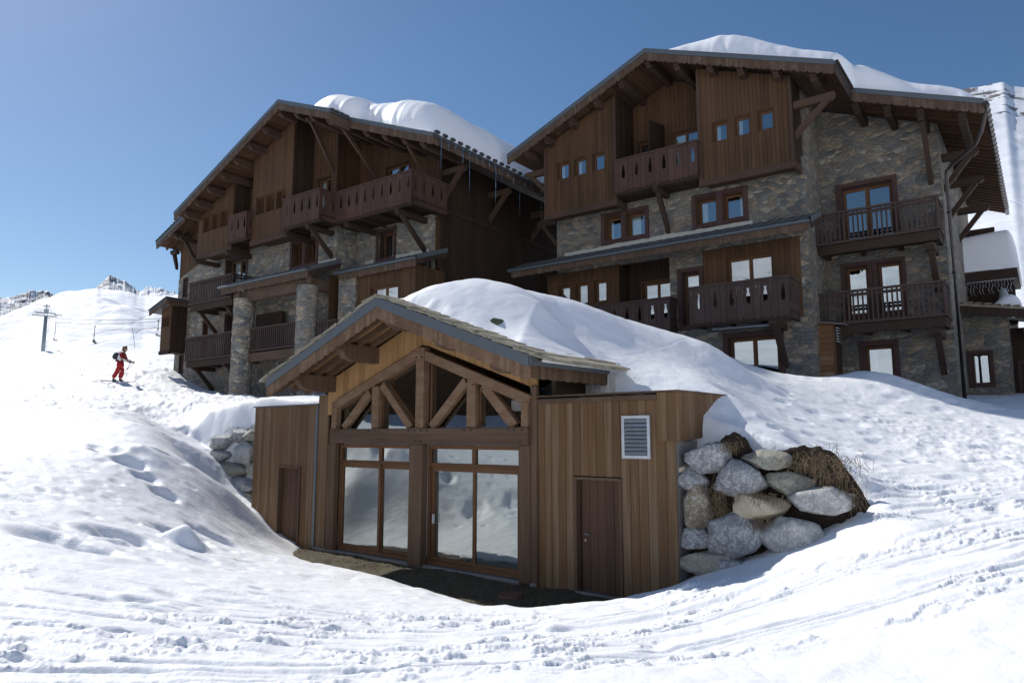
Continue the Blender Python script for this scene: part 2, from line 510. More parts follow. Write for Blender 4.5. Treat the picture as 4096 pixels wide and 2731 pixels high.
def window(root, s0, s1, z0, z1, pos, ori='F', n=1, cas=0.0, deep=0.22, fr=0.06, sash=0.05, cur=(), glassm='glass', name='window', rim=0.03, proud=0.05, curm='curtain', label=None, gap=None):
    """opening s0..s1, z0..z1: outer casing, lining, sashes, panes, curtains, dark room behind"""
    mb = MB()
    if cas:
        obx(mb, ori, pos, s0 - cas, s0, -0.06, proud, z0 - cas, z1 + cas)
        obx(mb, ori, pos, s1, s1 + cas, -0.06, proud, z0 - cas, z1 + cas)
        obx(mb, ori, pos, s0, s1, -0.06, proud - .004, z1, z1 + cas)
        obx(mb, ori, pos, s0, s1, -0.06, proud - .004, z0 - cas, z0)
    elif rim:
        obx(mb, ori, pos, s0 - rim, s0, -0.03, 0.02, z0 - rim, z1 + rim)
        obx(mb, ori, pos, s1, s1 + rim, -0.03, 0.02, z0 - rim, z1 + rim)
        obx(mb, ori, pos, s0, s1, -0.03, 0.018, z1, z1 + rim)
        obx(mb, ori, pos, s0, s1, -0.03, 0.018, z0 - rim, z0)
    t = 0.035
    obx(mb, ori, pos, s0, s0 + t, -deep, -0.061 if cas else -.031, z0, z1)
    obx(mb, ori, pos, s1 - t, s1, -deep, -0.061 if cas else -.031, z0, z1)
    obx(mb, ori, pos, s0 + t, s1 - t, -deep, -0.061 if cas else -.031, z1 - t, z1)
    obx(mb, ori, pos, s0 + t, s1 - t, -deep, -0.061 if cas else -.031, z0, z0 + t)
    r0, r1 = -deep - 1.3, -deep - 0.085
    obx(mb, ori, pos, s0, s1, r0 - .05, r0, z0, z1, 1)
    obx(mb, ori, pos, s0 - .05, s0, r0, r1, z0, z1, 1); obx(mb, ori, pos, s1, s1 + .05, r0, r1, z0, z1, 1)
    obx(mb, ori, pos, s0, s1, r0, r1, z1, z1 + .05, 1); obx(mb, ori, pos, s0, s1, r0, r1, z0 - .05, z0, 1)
    W = mb.build(name, ['casing' if cas else 'siding', 'black'], root)
    if label: W['label'] = label
    f = MB(); p = MB()
    a0, a1, b0, b1 = s0 + .001, s1 - .001, z0 + .001, z1 - .001
    d0, d1 = -deep - 0.08, -deep - 0.002
    obx(f, ori, pos, a0, a0 + fr, d0, d1, b0, b1); obx(f, ori, pos, a1 - fr, a1, d0, d1, b0, b1)
    obx(f, ori, pos, a0 + fr, a1 - fr, d0, d1, b1 - fr, b1); obx(f, ori, pos, a0 + fr, a1 - fr, d0, d1, b0, b0 + fr)
    L_, R_ = a0 + fr, a1 - fr
    for i in range(n):
        x0 = L_ + (R_ - L_) * i / n; x1 = L_ + (R_ - L_) * (i + 1) / n
        y0, y1 = b0 + fr, b1 - fr
        e0, e1 = d0 + .005, d1 - .012
        obx(f, ori, pos, x0 + .002, x0 + sash, e0, e1, y0, y1); obx(f, ori, pos, x1 - sash, x1 - .002, e0, e1, y0, y1)
        obx(f, ori, pos, x0 + sash, x1 - sash, e0, e1, y1 - sash, y1); obx(f, ori, pos, x0 + sash, x1 - sash, e0, e1, y0, y0 + sash)
        pd = -deep - 0.045
        p.add([OP(ori, pos, x0 + sash, pd, y0 + sash), OP(ori, pos, x1 - sash, pd, y0 + sash), OP(ori, pos, x1 - sash, pd, y1 - sash), OP(ori, pos, x0 + sash, pd, y1 - sash)], [(0, 1, 2, 3)])
    f.build('frame', 'sash', W)
    p.build('pane', glassm, W)
    if cur:
        c = MB()
        for q0, q1 in cur:
            k = 14
            vs = []
            for i in range(k + 1):
                x = L_ + (R_ - L_) * (q0 + (q1 - q0) * i / k)
                dd = -deep - 0.14 + 0.025 * math.cos(i * 2.3)
                vs += [OP(ori, pos, x, dd, z0 + .04), OP(ori, pos, x, dd, z1 - .04)]
            c.add(vs, [(2 * i, 2 * i + 2, 2 * i + 3, 2 * i + 1) for i in range(k)])
        c.build('curtain', curm, W, smooth=True)
    return W

def scallop(mb, axis_pts, drop, period, amp, thick, mi=0, ax='w', pos=0.0):
    """board whose top edge follows two points (s, z) and whose lower edge is scalloped"""
    (x0, z0), (x1, z1) = axis_pts
    L_ = math.hypot(x1 - x0, z1 - z0)
    n = max(2, round(L_ / period))
    low = []
    for i in range(n):
        for k, a in ((0, 0.0), (0.12, 0.75), (0.3, 1.0), (0.5, 0.6), (0.7, 1.0), (0.88, 0.75)):
            t = (i + k) / n
            low.append((x0 + (x1 - x0) * t, z0 + (z1 - z0) * t - drop + amp - amp * a))
    low.append((x1, z1 - drop + amp))
    # strips of quads so that the outline stays simple
    for (a, za), (b, zb) in zip(low, low[1:]):
        ta = (a - x0) / (x1 - x0); tb = (b - x0) / (x1 - x0)
        top_a = z0 + (z1 - z0) * ta; top_b = z0 + (z1 - z0) * tb
        if ax == 'w':
            mb.hexa([(a, pos, za), (b, pos, zb), (b, pos, top_b), (a, pos, top_a)], [(a, pos + thick, za), (b, pos + thick, zb), (b, pos + thick, top_b), (a, pos + thick, top_a)], mi)
        else:
            mb.hexa([(pos, a, za), (pos, b, zb), (pos, b, top_b), (pos, a, top_a)], [(pos + thick, a, za), (pos + thick, b, zb), (pos + thick, b, top_b), (pos + thick, a, top_a)], mi)

BOTTLE = [(-.055, 0), (-.045, .03), (-.060, .10), (-.062, .18), (-.050, .26), (-.032, .33), (-.030, .38), (-.052, .43), (-.034, .43), (-.012, .40), (0, .46),
          (.012, .40), (.034, .43), (.052, .43), (.030, .38), (.032, .33), (.050, .26), (.062, .18), (.060, .10), (.045, .03), (.055, 0)]

def cut_rail(root, bal, ori, pos, s0, s1, z0, z1, mat='balcony'):
    """balustrade of boards with bottle-shaped and round cut-outs and scalloped feet"""
    mb = MB()
    L_ = s1 - s0
    n = max(1, round(L_ / 0.52))
    unit = L_ / n
    for i in range(n):
        for k, (q0, q1) in enumerate(((0.01, 0.37), (0.39, 0.99))):
            a, b = s0 + unit * (i + q0), s0 + unit * (i + q1)
            c = (a + b) / 2; hw = (b - a) / 2
            zb = z0
            if k:
                bot = [(a, zb + .06), (a + hw * .15, zb + .015), (a + hw * .5, zb), (a + hw * .85, zb + .015), (c, zb + .05), (b - hw * .85, zb + .015), (b - hw * .5, zb), (b - hw * .15, zb + .015), (b, zb + .06)]
            else:
                bot = [(a, zb + .06), (a + hw * .3, zb + .01), (c, zb - .005), (b - hw * .3, zb + .01), (b, zb + .06)]
            outl = bot + [(b, z1), (a, z1)]
            if k:
                H = z1 - z0
                hole = [(c + x * 1.15, zb + H * 0.42 + y * H * 0.98) for x, y in BOTTLE]
            else:
                hole = [(c - .018, z1 - .19), (c, z1 - .215), (c + .018, z1 - .19), (c, z1 - .165)]
            ax = 'w' if ori == 'F' else 'u'
            mb.poly(outl, ax, pos - .026, pos, 0, [hole])
    o = mb.build('balustrade', mat, bal)
    r = MB()
    obx(r, ori, pos, s0 - .03, s1 + .03, -0.05, 0.045, z1, z1 + .055)
    obx(r, ori, pos, s0, s1, -0.065, -0.027, z1 - .12, z1 - .04)
    obx(r, ori, pos, s0, s1, 0.001, 0.02, z0 + .12, z0 + .165)
    r.build('handrail', mat, bal)

def bar_rail(root, bal, ori, pos, s0, s1, z0, z1, mat='rail', sp=0.145, bw=0.05):
    mb = MB()
    L_ = s1 - s0
    n = max(2, round(L_ / sp))
    for i in range(n + 1):
        c = s0 + L_ * i / n
        obx(mb, ori, pos, c - bw / 2, c + bw / 2, -.045, 0, z0 + .02, z1)
    mb.build('baluster', mat, bal)
    r = MB()
    obx(r, ori, pos, s0 - .06, s1 + .06, -0.075, 0.035, z1, z1 + .07)
    obx(r, ori, pos, s0, s1, -.06, -.046, z1 - .14, z1 - .04)
    obx(r, ori, pos, s0 - .05, s1 + .05, -.12, .05, z0 - .05, z0 + .02)
    r.build('handrail', mat, bal)

def balcony(root, kind, u0, u1, w0, w1, zdeck, ztop, left=False, right=True, mat=None, fascia=0.22, name='balcony'):
    b = MB()
    b.box(u0, u1, w0, w1 - .06, zdeck - .09, zdeck)
    b.box(u0, u1, w1 - .16, w1 - .064, zdeck - fascia - .09, zdeck - .092)
    k = max(2, int((u1 - u0) / 1.0))
    for i in range(k + 1):
        c = u0 + .08 + (u1 - u0 - .16) * i / k
        b.box(c - .06, c + .06, w0, w1 - .17, zdeck - .25, zdeck - .092)
    B_ = b.build(name, 'beam', root)
    f = cut_rail if kind == 'cut' else bar_rail
    z0 = zdeck - .24 if kind == 'cut' else zdeck + .06
    kw = {'mat': mat} if mat else {}
    f(root, B_, 'F', w1, u0, u1, z0, ztop, **kw)
    if right: f(root, B_, 'S', u1, w0, w1 - .06, z0, ztop, **kw)
    if left: f(root, B_, 'T' if kind != 'cut' else 'S', u0 + (.03 if kind == 'cut' else 0), w0, w1 - .06, z0, ztop, **kw)
    return B_

def bracket(root, u, w0, w1, z, drop=1.1, th=0.17, mat='beam', ht=0.2, name='bracket', brace=True):
    """cantilever beam with a diagonal brace back to the wall"""
    b = MB()
    b.poly([(w0, z - ht), (w1 - .10, z - ht), (w1, z - ht + .09), (w1, z), (w0, z)], 'u', u - th / 2, u + th / 2)
    if brace:
        b.poly([(w0, z - drop - .1), (w0, z - drop + .14), (w1 - .42, z - ht - .001), (w1 - .2, z - ht - .001)], 'u', u - th * .38, u + th * .38)
    return b.build(name, mat, root)

def purlin(root, u, w0, w1, ztop, ht=0.30, th=0.2, mat='timber', slope=0.0):
    b = MB()
    prof = [(w0, ztop), (w1, ztop), (w1, ztop - .11), (w1 - .05, ztop - .14), (w1 - .04, ztop - .19), (w1 - .10, ztop - .23), (w1 - .17, ztop - .25), (w1 - .21, ztop - ht), (w0, ztop - ht)]
    b.poly(prof, 'u', u - th / 2, u + th / 2)
    return b.build('purlin', mat, root)

def slope_roof(root, pts, w0, w1, th=0.10, name='roof', mat='tile', soffit='soffit', rafters=0.0):
    """pts: (u, ztop) pairs of a pitched plane; tile skin, boarded underside"""
    (ua, za), (ub, zb) = pts
    b = MB()
    b.hexa([(ua, w0, za - th), (ub, w0, zb - th), (ub, w0, zb), (ua, w0, za)], [(ua, w1, za - th), (ub, w1, zb - th), (ub, w1, zb), (ua, w1, za)])
    R = b.build(name, mat, root)
    s_ = MB()
    n = max(1, round(abs(ub - ua) / .16))
    for i in range(n):
        a = ua + (ub - ua) * (i + .04) / n; c = ua + (ub - ua) * (i + .96) / n
        f = lambda x: za + (zb - za) * (x - ua) / (ub - ua)
        s_.hexa([(a, w0, f(a) - th - .04), (c, w0, f(c) - th - .04), (c, w0, f(c) - th - .002), (a, w0, f(a) - th - .002)],
                [(a, w1 - .06, f(a) - th - .04), (c, w1 - .06, f(c) - th - .04), (c, w1 - .06, f(c) - th - .002), (a, w1 - .06, f(a) - th - .002)])
    if rafters:
        x = w1 - .5
        while x > w0 + .3:
            s_.hexa([(ua, x, za - th - .16), (ub, x, zb - th - .16), (ub, x, zb - th - .042), (ua, x, za - th - .042)],
                    [(ua, x - .09, za - th - .16), (ub, x - .09, zb - th - .16), (ub, x - .09, zb - th - .042), (ua, x - .09, za - th - .042)])
            x -= rafters
    s_.build('soffit', soffit, R)
    return R

def verge(root, pts, w, drop=0.42, mat='barge', period=0.42, amp=0.07, metal=0.11):
    b = MB()
    scallop(b, pts, drop, period, amp, 0.045, 0, 'w', w)
    V_ = b.build('bargeboard', mat, root)
    (x0, z0), (x1, z1) = pts
    b = MB()
    b.hexa([(x0, w - .35, z0 + .025), (x1, w - .35, z1 + .025), (x1, w - .35, z1 + .06), (x0, w - .35, z0 + .06)],
           [(x0, w + .08, z0 + .025), (x1, w + .08, z1 + .025), (x1, w + .08, z1 + .06), (x0, w + .08, z0 + .06)])
    b.hexa([(x0, w + .046, z0 - metal), (x1, w + .046, z1 - metal), (x1, w + .046, z1 + .024), (x0, w + .046, z0 + .024)],
           [(x0, w + .075, z0 - metal), (x1, w + .075, z1 - metal), (x1, w + .075, z1 + .024), (x0, w + .075, z0 + .024)])
    b.build('flashing', 'flash', V_)
    return V_

def pent_roof(root, u0, u1, ww, we, zw, ze, right_gable=True, tiles=True, mi='tile', drop=0.26):
    b = MB()
    b.hexa([(u0, ww, zw - .1), (u1, ww, zw - .1), (u1, ww, zw), (u0, ww, zw)], [(u0, we, ze - .1), (u1, we, ze - .1), (u1, we, ze), (u0, we, ze)])
    nc = 4
    for c in range(nc):
        wa = ww + (we - ww) * c / nc; wb = ww + (we - ww) * (c + 1.12) / nc
        za = zw + (ze - zw) * c / nc; zb = zw + (ze - zw) * (c + 1.12) / nc
        n = int((u1 - u0) / .36)
        for i in range(n):
            a = u0 + (u1 - u0) * i / n; e = u0 + (u1 - u0) * (i + .94) / n
            j = random.uniform(0, .012)
            b.hexa([(a, wa, za + .005), (e, wa, za + .005), (e, wa, za + .03), (a, wa, za + .03)], [(a, wb, zb + .012), (e, wb, zb + .035 + j), (e, wb, zb + .065 + j), (a, wb, zb + .04)])
    R = b.build('pent_roof', mi, root)
    g = MB()
    g.tube([(u0, we + .07, ze - .07), (u1, we + .07, ze - .07)], .055, 8)
    g.box(u0, u1, we + .001, we + .02, ze - .13, ze - .01)
    g.build('gutter', 'flash', R, smooth=False)
    f = MB()
    scallop(f, [(u0 + .1, ze - .10), (u1 - .05, ze - .10)], drop, .42, .055, .035, 0, 'w', we - .06)
    f.build('fascia', 'barge', R)
    s_ = MB()
    s_.hexa([(u0 + .05, ww, zw - .13), (u1 - .05, ww, zw - .13), (u1 - .05, ww, zw - .102), (u0 + .05, ww, zw - .102)],
            [(u0 + .05, we - .07, ze - .14), (u1 - .05, we - .07, ze - .14), (u1 - .05, we - .07, ze - .102), (u0 + .05, we - .07, ze - .102)])
    s_.build('soffit', 'soffit', R)
    if right_gable:
        v = MB()
        scallop(v, [(ww, zw - .03), (we - .02, ze - .03)], .30, .42, .05, .04, 0, 'u', u1)
        v.hexa([(u1 + .041, ww, zw - .12), (u1 + .041, we, ze - .12), (u1 + .041, we, ze + .07), (u1 + .041, ww, zw + .07)], [(u1 + .07, ww, zw - .12), (u1 + .07, we, ze - .12), (u1 + .07, we, ze + .07), (u1 + .07, ww, zw + .07)], 1)
        v.build('verge_board', ['beam', 'flash'], R)
    return R
# ================================================================== right chalet
def frame_root(name, deg, x, y):
    return empty(name, (x, y, 0), math.radians(deg - 90))

def roof_under(ur, zr, s, d=0.30):
    return lambda u: zr - d - s * abs(u - ur)

B = frame_root('chalet', 53.3, 11.9, 22.82)
tag(B, 'large timber and stone chalet on the right, with bar-railed balconies on its stone wing', 'building')
BR = (-6.8, 14.1, 0.40)
bu = roof_under(*BR)
WM, WB, WW = 1.1, 1.9, -1.3
st = MB()
holes_main = [(-9.43, -8.70, 7.62, 8.58), (-8.50, -7.69, 7.62, 8.58), (-5.64, -4.88, 7.60, 8.56), (-4.66, -3.91, 7.60, 8.56)]
fill(st, 'F', WM, -11.70, -1.85, 6.62, 9.30, holes_main)
fill(st, 'F', WM, -11.70, -1.85, 0.0, 3.90, [(-4.66, -2.93, 1.2, 3.38)])
fill(st, 'F', WM, -6.75, -5.47, 3.90, 6.615, [(-6.30, -5.62, 3.95, 5.92)])
fill(st, 'F', WM, -2.10, -1.85, 3.90, 6.62)
st.build('stone_wall', 'stone', B)
st = MB()
fill(st, 'S', -1.85, WW, WM - .252, 0.3, 11.75, thick=0.25)
st.build('stone_return_wall', 'stone', B)
st = MB()
fill(st, 'F', WW, -2.09, 1.85, 0.3, lambda u: bu(u) - .02, [(-1.24, 0.40, 6.55, 8.71), (-1.26, -0.52, 4.12, 5.86), (-0.24, 0.50, 4.12, 5.86), (-0.80, 0.10, 1.76, 3.05)], thick=.3)
fill(st, 'S', 1.85, -12.0, WW - .302, 0.3, bu(1.85) - .02, thick=0.3)
st.build('stone_wall', 'stone', B)
# storey three: two bays and a recess
def bayB(u0, u1, wins, name):
    b = MB()
    fill(b, 'F', WB, u0, u1, 8.93, bu, wins, 0.155, 0.05)
    O = b.build('timber_bay', 'siding', B)
    b = MB()
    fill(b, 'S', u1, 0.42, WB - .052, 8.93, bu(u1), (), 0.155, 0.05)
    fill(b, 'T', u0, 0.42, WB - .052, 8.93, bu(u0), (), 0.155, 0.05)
    b.build('side_boards', 'siding_dark_shaded', O)
    b = MB()
    b.box(u0 + .055, u1 - .055, 0.5, WB - .055, 8.86, 8.93)
    b.box(u0 - .02, u1 + .02, WB - .10, WB + .035, 8.70, 8.929)
    b.box(u1 - .10, u1 + .03, 0.5, WB - .102, 8.70, 8.929)
    for u_ in (u0 - .01, u1 - .10):
        b.hexa([(u_, WB + .002, 8.93), (u_ + .11, WB + .002, 8.93), (u_ + .11, WB + .03, 8.93), (u_, WB + .03, 8.93)], [(u_, WB + .002, bu(u_) - .1), (u_ + .11, WB + .002, bu(u_) - .1), (u_ + .11, WB + .03, bu(u_) - .1), (u_, WB + .03, bu(u_) - .1)])
    b.build('trim', 'timber', O)
    return O
w1_ = [(-11.14, -10.58, 10.25, 10.98), (-10.34, -9.78, 10.25, 10.98), (-9.50, -8.95, 10.25, 10.98)]
w2_ = [(-4.63, -4.08, 10.20, 10.93), (-3.85, -3.30, 10.20, 10.93), (-3.05, -2.50, 10.20, 10.93)]
O1 = bayB(-11.75, -8.45, w1_, 'l'); O2 = bayB(-5.15, -1.92, w2_, 'r')
for O, ws in ((O1, w1_), (O2, w2_)):
    for i, q in enumerate(ws):
        window(B, *q, WB, deep=.13, fr=.05, sash=.045, rim=.03, cur=([(0, .35)] if i != 2 else []))
b = MB()
fill(b, 'F', 0.42, -8.45, -5.15, 9.1, bu, [(-8.25, -7.30, 9.3, 11.62), (-6.80, -5.65, 9.3, 11.62)], .155, .05, kinks=(-6.8,))
b.build('recess_wall', 'siding', B)
window(B, -8.25, -7.30, 9.3, 11.62, .42, n=2, rim=.05, deep=.08)
window(B, -6.80, -5.65, 9.3, 11.62, .42, n=2, rim=.05, deep=.08, cur=[(.05, .45)])
b = MB()
for i in range(5):
    b.box(-7.12 - .0, -7.08, .46 + i * .27, .46 + i * .27 + .25, 9.2, 12.0 - .05 * i)
b.build('privacy_screen', 'siding_dark_shaded', B)
balcony(B, 'cut', -8.42, -5.13, .45, 2.12, 9.33, 10.33, False, True)
b = MB()
b.box(-8.6, -5.0, WM - .5, WB, 9.0, 9.2)
b.build('floor_beam', 'beam', B)
bracket(B, -6.75, WM, 2.2, 9.05, 1.5, .2, ht=.22)
# windows in the stone storey
for a, c, e in ((-9.43, -8.70, [(0, .25)]), (-8.50, -7.69, [(.0, .6)]), (-5.64, -4.88, [(0, .38)]), (-4.66, -3.91, [(.72, 1)])):
    zz = 7.62 if a < -7 else 7.60
    window(B, a, c, zz, zz + .96, WM, cas=.13 if False else .0, deep=.22, rim=0, cur=e)
b = MB()
for a, c, m0, m1 in ((-9.43, -7.69, -8.70, -8.50), (-5.64, -3.91, -4.88, -4.66)):
    zz = 7.62 if a < -7 else 7.60
    for x0, x1 in ((a - .16, a), (c, c + .16), (m0, m1)):
        b.box(x0, x1, WM - .05, WM + .055, zz - .15, zz + .96 + .15)
    for x0, x1 in ((a, m0), (m1, c)):
        b.box(x0, x1, WM - .05, WM + .05, zz - .15, zz); b.box(x0, x1, WM - .05, WM + .05, zz + .96, zz + 1.11)
b.build('window_surround', 'casing', B, bevel=.008)
b = MB()
for i in range(30):
    u = -11.32 + 7.7 * i / 30
    b.box(u, u + .257, WM + .004, WM + .03, 7.2, 7.44 + random.uniform(-.03, .03))
b.build('mortar_band', 'plaster', B)
# pent roof and storey two
pent_roof(B, -13.25, -1.45, WM, 2.35, 7.27, 6.78)
b = MB()
fill(b, 'F', WM, -12.20, -8.86, 3.9, 6.60, [(-11.64, -11.08, 5.2, 6.12), (-10.82, -10.25, 5.2, 6.12), (-9.97, -9.40, 5.2, 6.12)], .165, .05)
fill(b, 'F', WM, -5.47, -2.10, 3.9, 6.60, [(-4.60, -2.97, 4.0, 6.20)], .165, .05)
b.build('timber_wall', 'siding', B)
b = MB()
fill(b, 'S', -8.86, .32, WM - .052, 3.9, 6.6, (), .165, .05)
fill(b, 'T', -12.20, .32, WM - .052, 3.9, 6.6, (), .165, .05)
fill(b, 'F', .3, -8.86, -6.75, 3.9, 7.0, [(-8.25, -7.0, 3.95, 5.93)], .165, .05)
b.build('recess_wall', 'siding_dark_shaded', B)
st = MB(); fill(st, 'T', -6.75, -.2, WM - .252, 3.5, 6.615, thick=.25); st.build('stone_return_wall', 'stone', B)
b = MB(); b.box(-12.1, -1.9, -.2, WM - .26, 6.95, 7.1); b.build('recess_ceiling', 'beam', B)
for q in ((-11.64, -11.08), (-10.82, -10.25), (-9.97, -9.40)):
    window(B, q[0], q[1], 5.2, 6.12, WM, deep=.14, rim=.03, glassm='glass_low')
window(B, -8.25, -7.0, 3.95, 5.93, .3, n=2, deep=.1, rim=.05, cur=[(0, .48)], curm='curtain_green', glassm='glass_low')
window(B, -6.30, -5.62, 3.95, 5.92, WM, cas=.15, deep=.25, glassm='glass_low')
window(B, -4.60, -2.97, 4.0, 6.20, WM, n=2, deep=.1, rim=.05, sash=.06)
window(B, -4.66, -2.93, 1.2, 3.38, WM, n=2, cas=.16, deep=.2, sash=.07, glassm='glass_low')
balcony(B, 'cut', -9.6, -6.50, .35, 1.75, 3.95, 4.92, False, True, mat='rail')
balcony(B, 'cut', -5.53, -2.2, WM, 2.35, 4.0, 5.02, False, True, mat='rail')
bracket(B, -2.75, WM, 2.3, 3.68, 1.35, .24)
b = MB(); b.tube([(-4.9, 1.9, 3.62), (-3.0, 1.9, 3.60)], .035, 8); b.build('light_tube', 'metal', B)
# right wing
window(B, -1.24, .40, 6.55, 8.71, WW, n=2, cas=.15, deep=.2, sash=.07)
window(B, -1.26, -.52, 4.12, 5.86, WW, cas=.13, deep=.18, glassm='glass_low', sash=.05)
window(B, -.24, .50, 4.12, 5.86, WW, cas=.13, deep=.18, cur=[(0, .2)], glassm='glass_low')
window(B, -.80, .10, 1.76, 3.05, WW, cas=.16, deep=.2, cur=[(0, .38)], glassm='glass_low')
balcony(B, 'bar', -1.80, 1.78, WW, 0.0, 6.42, 7.46, False, True, mat='rail')
balcony(B, 'bar', -1.80, 1.80, WW, 0.05, 3.66, 4.72, False, True, mat='rail')
bracket(B, 1.5, WW, -.05, 6.05, 1.3, .24); bracket(B, 1.5, WW, 0.0, 3.3, 1.25, .24)
# roof
Lr = slope_roof(B, [(-13.1, 14.1 - .4 * 6.3), (-6.8, 14.1)], -13, 2.6, name='roof')
slope_roof(B, [(-6.8, 14.1), (-0.42, 14.1 - .4 * 6.38)], -13, 2.6, name='roof')
slope_roof(B, [(-0.42, 14.1 - .4 * 6.38), (3.22, 14.1 - .4 * 10.02)], -13, 0.35, name='roof', rafters=.42)
verge(B, [(-13.15, 14.1 - .4 * 6.35), (-6.8, 14.1)], 2.56)
verge(B, [(-6.8, 14.1), (-0.42, 14.1 - .4 * 6.38)], 2.56)
verge(B, [(-0.42, 14.1 - .4 * 6.38), (3.25, 14.1 - .4 * 10.05)], .31)
b = MB()
b.box(-.42, -.38, .36, 2.62, 11.12, 11.42)
for i in range(12):
    b.box(-.40, -.30, .40 + i * .185, .40 + i * .185 + .14, 11.50, 11.60)
b.box(-.42, -.36, .34, 2.62, 11.44, 11.55, 1)
b.build('step_board', ['beam', 'tile'], B)
for u in (-12.3, -11.34, -10.18, -9.02):
    purlin(B, u, 1.5, 2.5, bu(u) + .05)
for u in (-7.93, -6.8, -5.68):
    purlin(B, u, .2, 2.5, bu(u) + .05)
for u in (-4.46, -3.40, -2.25, -1.10):
    purlin(B, u, 1.2 if u > -2.3 else 1.6, 2.5, bu(u) + .05)
for u in (-.30, .62, 1.55, 2.65):
    purlin(B, u, -3.0, .25, bu(u) - .12, mat='beam')
bracket(B, 1.55, WW, .15, bu(1.55) - .2, 1.9, .2, ht=.1)
def side_bracket(root, u0, u1, w, z, drop=1.2, th=.2, ht=.24, mat='beam'):
    """beam running along the facade direction from u0 to its tip u1, with a brace"""
    sgn = 1 if u1 > u0 else -1
    b = MB()
    b.poly([(u0, z - ht), (u1 - .12 * sgn, z - ht), (u1, z - ht + .1), (u1, z), (u0, z)], 'w', w - th / 2, w + th / 2)
    b.poly([(u0, z - drop - .12), (u0, z - drop + .14), (u1 - .4 * sgn, z - ht - .001), (u1 - .18 * sgn - .25 * sgn * 0, z - ht - .001)], 'w', w - th * .38, w + th * .38)
    return b.build('bracket', mat, root)
side_bracket(B, -1.9, -.62, 1.75, 10.95, 1.15, mat='timber')
side_bracket(B, -11.75, -12.75, 1.75, 10.95, 1.0, mat='timber')
side_bracket(B, -11.75, -12.7, 1.0, 9.0, 1.1)
for w_, z_ in ((-2.0, 9.45), (-4.0, 9.30), (-6.5, 9.20), (-9.0, 9.15)):
    side_bracket(B, 1.85, 2.9, w_, z_ - .35 * (-w_ - 2) * .3, 1.2)
g = MB()
g.tube([(3.29, .42, 9.95), (3.29, -13, 9.95)], .085, 8)
for i in range(28):
    g.tube([(3.29, .3 - i * .45, 9.95), (3.29, .22 - i * .45, 9.95)], .105, 8)
g.build('gutter', 'pipe', B)
g = MB()
g.tube([(3.25, .25, 9.9), (3.22, .2, 9.6), (3.1, .05, 9.25), (2.9, -.3, 9.0), (2.2, -1.05, 8.75), (2.02, -1.22, 8.6), (2.0, -1.24, 8.3), (2.0, -1.24, 1.0)], .06, 10)
for z in (7.2, 5.2, 3.2):
    g.tube([(2.0, -1.24, z), (2.0, -1.24, z + .05)], .072, 10)
g.build('downpipe', 'pipe', B, smooth=True)
# small stone slab roof and dark link between the two chalets
b = MB()
b.box(-13.6, -11.9, -1.8, -1.2, 7.45, 7.75); b.box(-13.7, -11.9, -1.9, -1.15, 7.76, 7.84, 1)
fill(b, 'F', -1.6, -14.6, -11.7, 4.0, 7.6, (), .16, .05, mi=2)
b.build('link_wall', ['flash', 'lauze', 'siding_dark_shaded'], B)

b = MB(); b.box(-11.3, -2.2, -12.5, -1.6, 0, 11.2); b.box(-2.2, 1.5, -12.5, -3.3, 0, 9.6); b.build('light_block_core', 'siding_dark_shaded', B)  # unseen solid core, added to stop sun leaking through the hollow chalet
# ================================================================== left chalet
L = frame_root('chalet', 53.5, -13.591, 34.669)
tag(L, 'large stone and timber chalet on the left, with two round stone pillars', 'building')
LR = (5.72, 14.5, 0.425)
LS2 = 0.40
def lu(u):
    return 14.5 - .30 - (.425 if u < 5.72 else .40) * abs(u - 5.72)
W1, W2, LB = -0.15, -1.5, 0.98
st = MB()
fill(st, 'F', 0, -5.42, 7.45, 0.8, lambda u: 9.05 if u > -3.2 else 9.05 - .31 * (-3.2 - u), [(-.88, .80, 6.45, 8.72), (4.42, 5.15, 7.66, 8.72), (5.36, 6.10, 7.66, 8.72), (-.70, .05, 3.75, 5.95), (-2.75, -2.33, 3.75, 5.85), (-4.83, -4.56, 7.35, 8.3), (-4.78, -4.52, 3.0, 4.2)], kinks=(-3.2,))
st.build('stone_wall', 'stone_pale', L)
st = MB()
fill(st, 'S', 7.45, -1.2, -.252, 6.7, 9.05); fill(st, 'F', -1.2, 7.2, 11.95, 6.7, 9.05, [(8.80, 9.75, 7.60, 8.80)])
fill(st, 'F', .3, 8.05, 9.1, 1.0, 6.9); fill(st, 'S', 9.1, -1.0, .048, 1.0, 6.9)
fill(st, 'T', -5.42, -12, -.252, .5, 10.3)
st.build('stone_wall', 'stone_pale', L)
b = MB()
fill(b, 'F', 0.0, -5.38, -2.0, lambda u: 9.06 if u > -3.2 else 9.06 - .31 * (-3.2 - u), lambda u: 11.3 + .39 * (u + 3.5) if u < -3 else 11.4, (), .15, .05, kinks=(-3.2, -3.0))
b.build('timber_wall', 'siding', L)
def bayL(u0, u1, wins, z0=8.95, back=W1, w=LB):
    b = MB()
    fill(b, 'F', w, u0, u1, z0, lu, wins, .14, .05)
    O = b.build('timber_bay', 'siding', L)
    b = MB()
    fill(b, 'S', u1, back, w - .052, z0, lu(u1), (), .14, .05)
    fill(b, 'T', u0, 0, w - .052, z0, lu(u0), (), .14, .05)
    b.build('side_boards', 'siding_dark_shaded', O)
    b = MB()
    b.box(u0 + .055, u1 - .055, 0, w - .055, z0 - .07, z0)
    b.box(u0 - .02, u1 + .02, w - .10, w + .035, z0 - .23, z0 - .001)
    b.box(u1 - .10, u1 + .03, 0, w - .102, z0 - .23, z0 - .001)
    b.build('trim', 'timber', O)
    return O
v1 = [(-1.59, -.95, 10.05, 10.85), (-.82, -.20, 10.06, 10.86), (-.05, .58, 10.07, 10.87)]
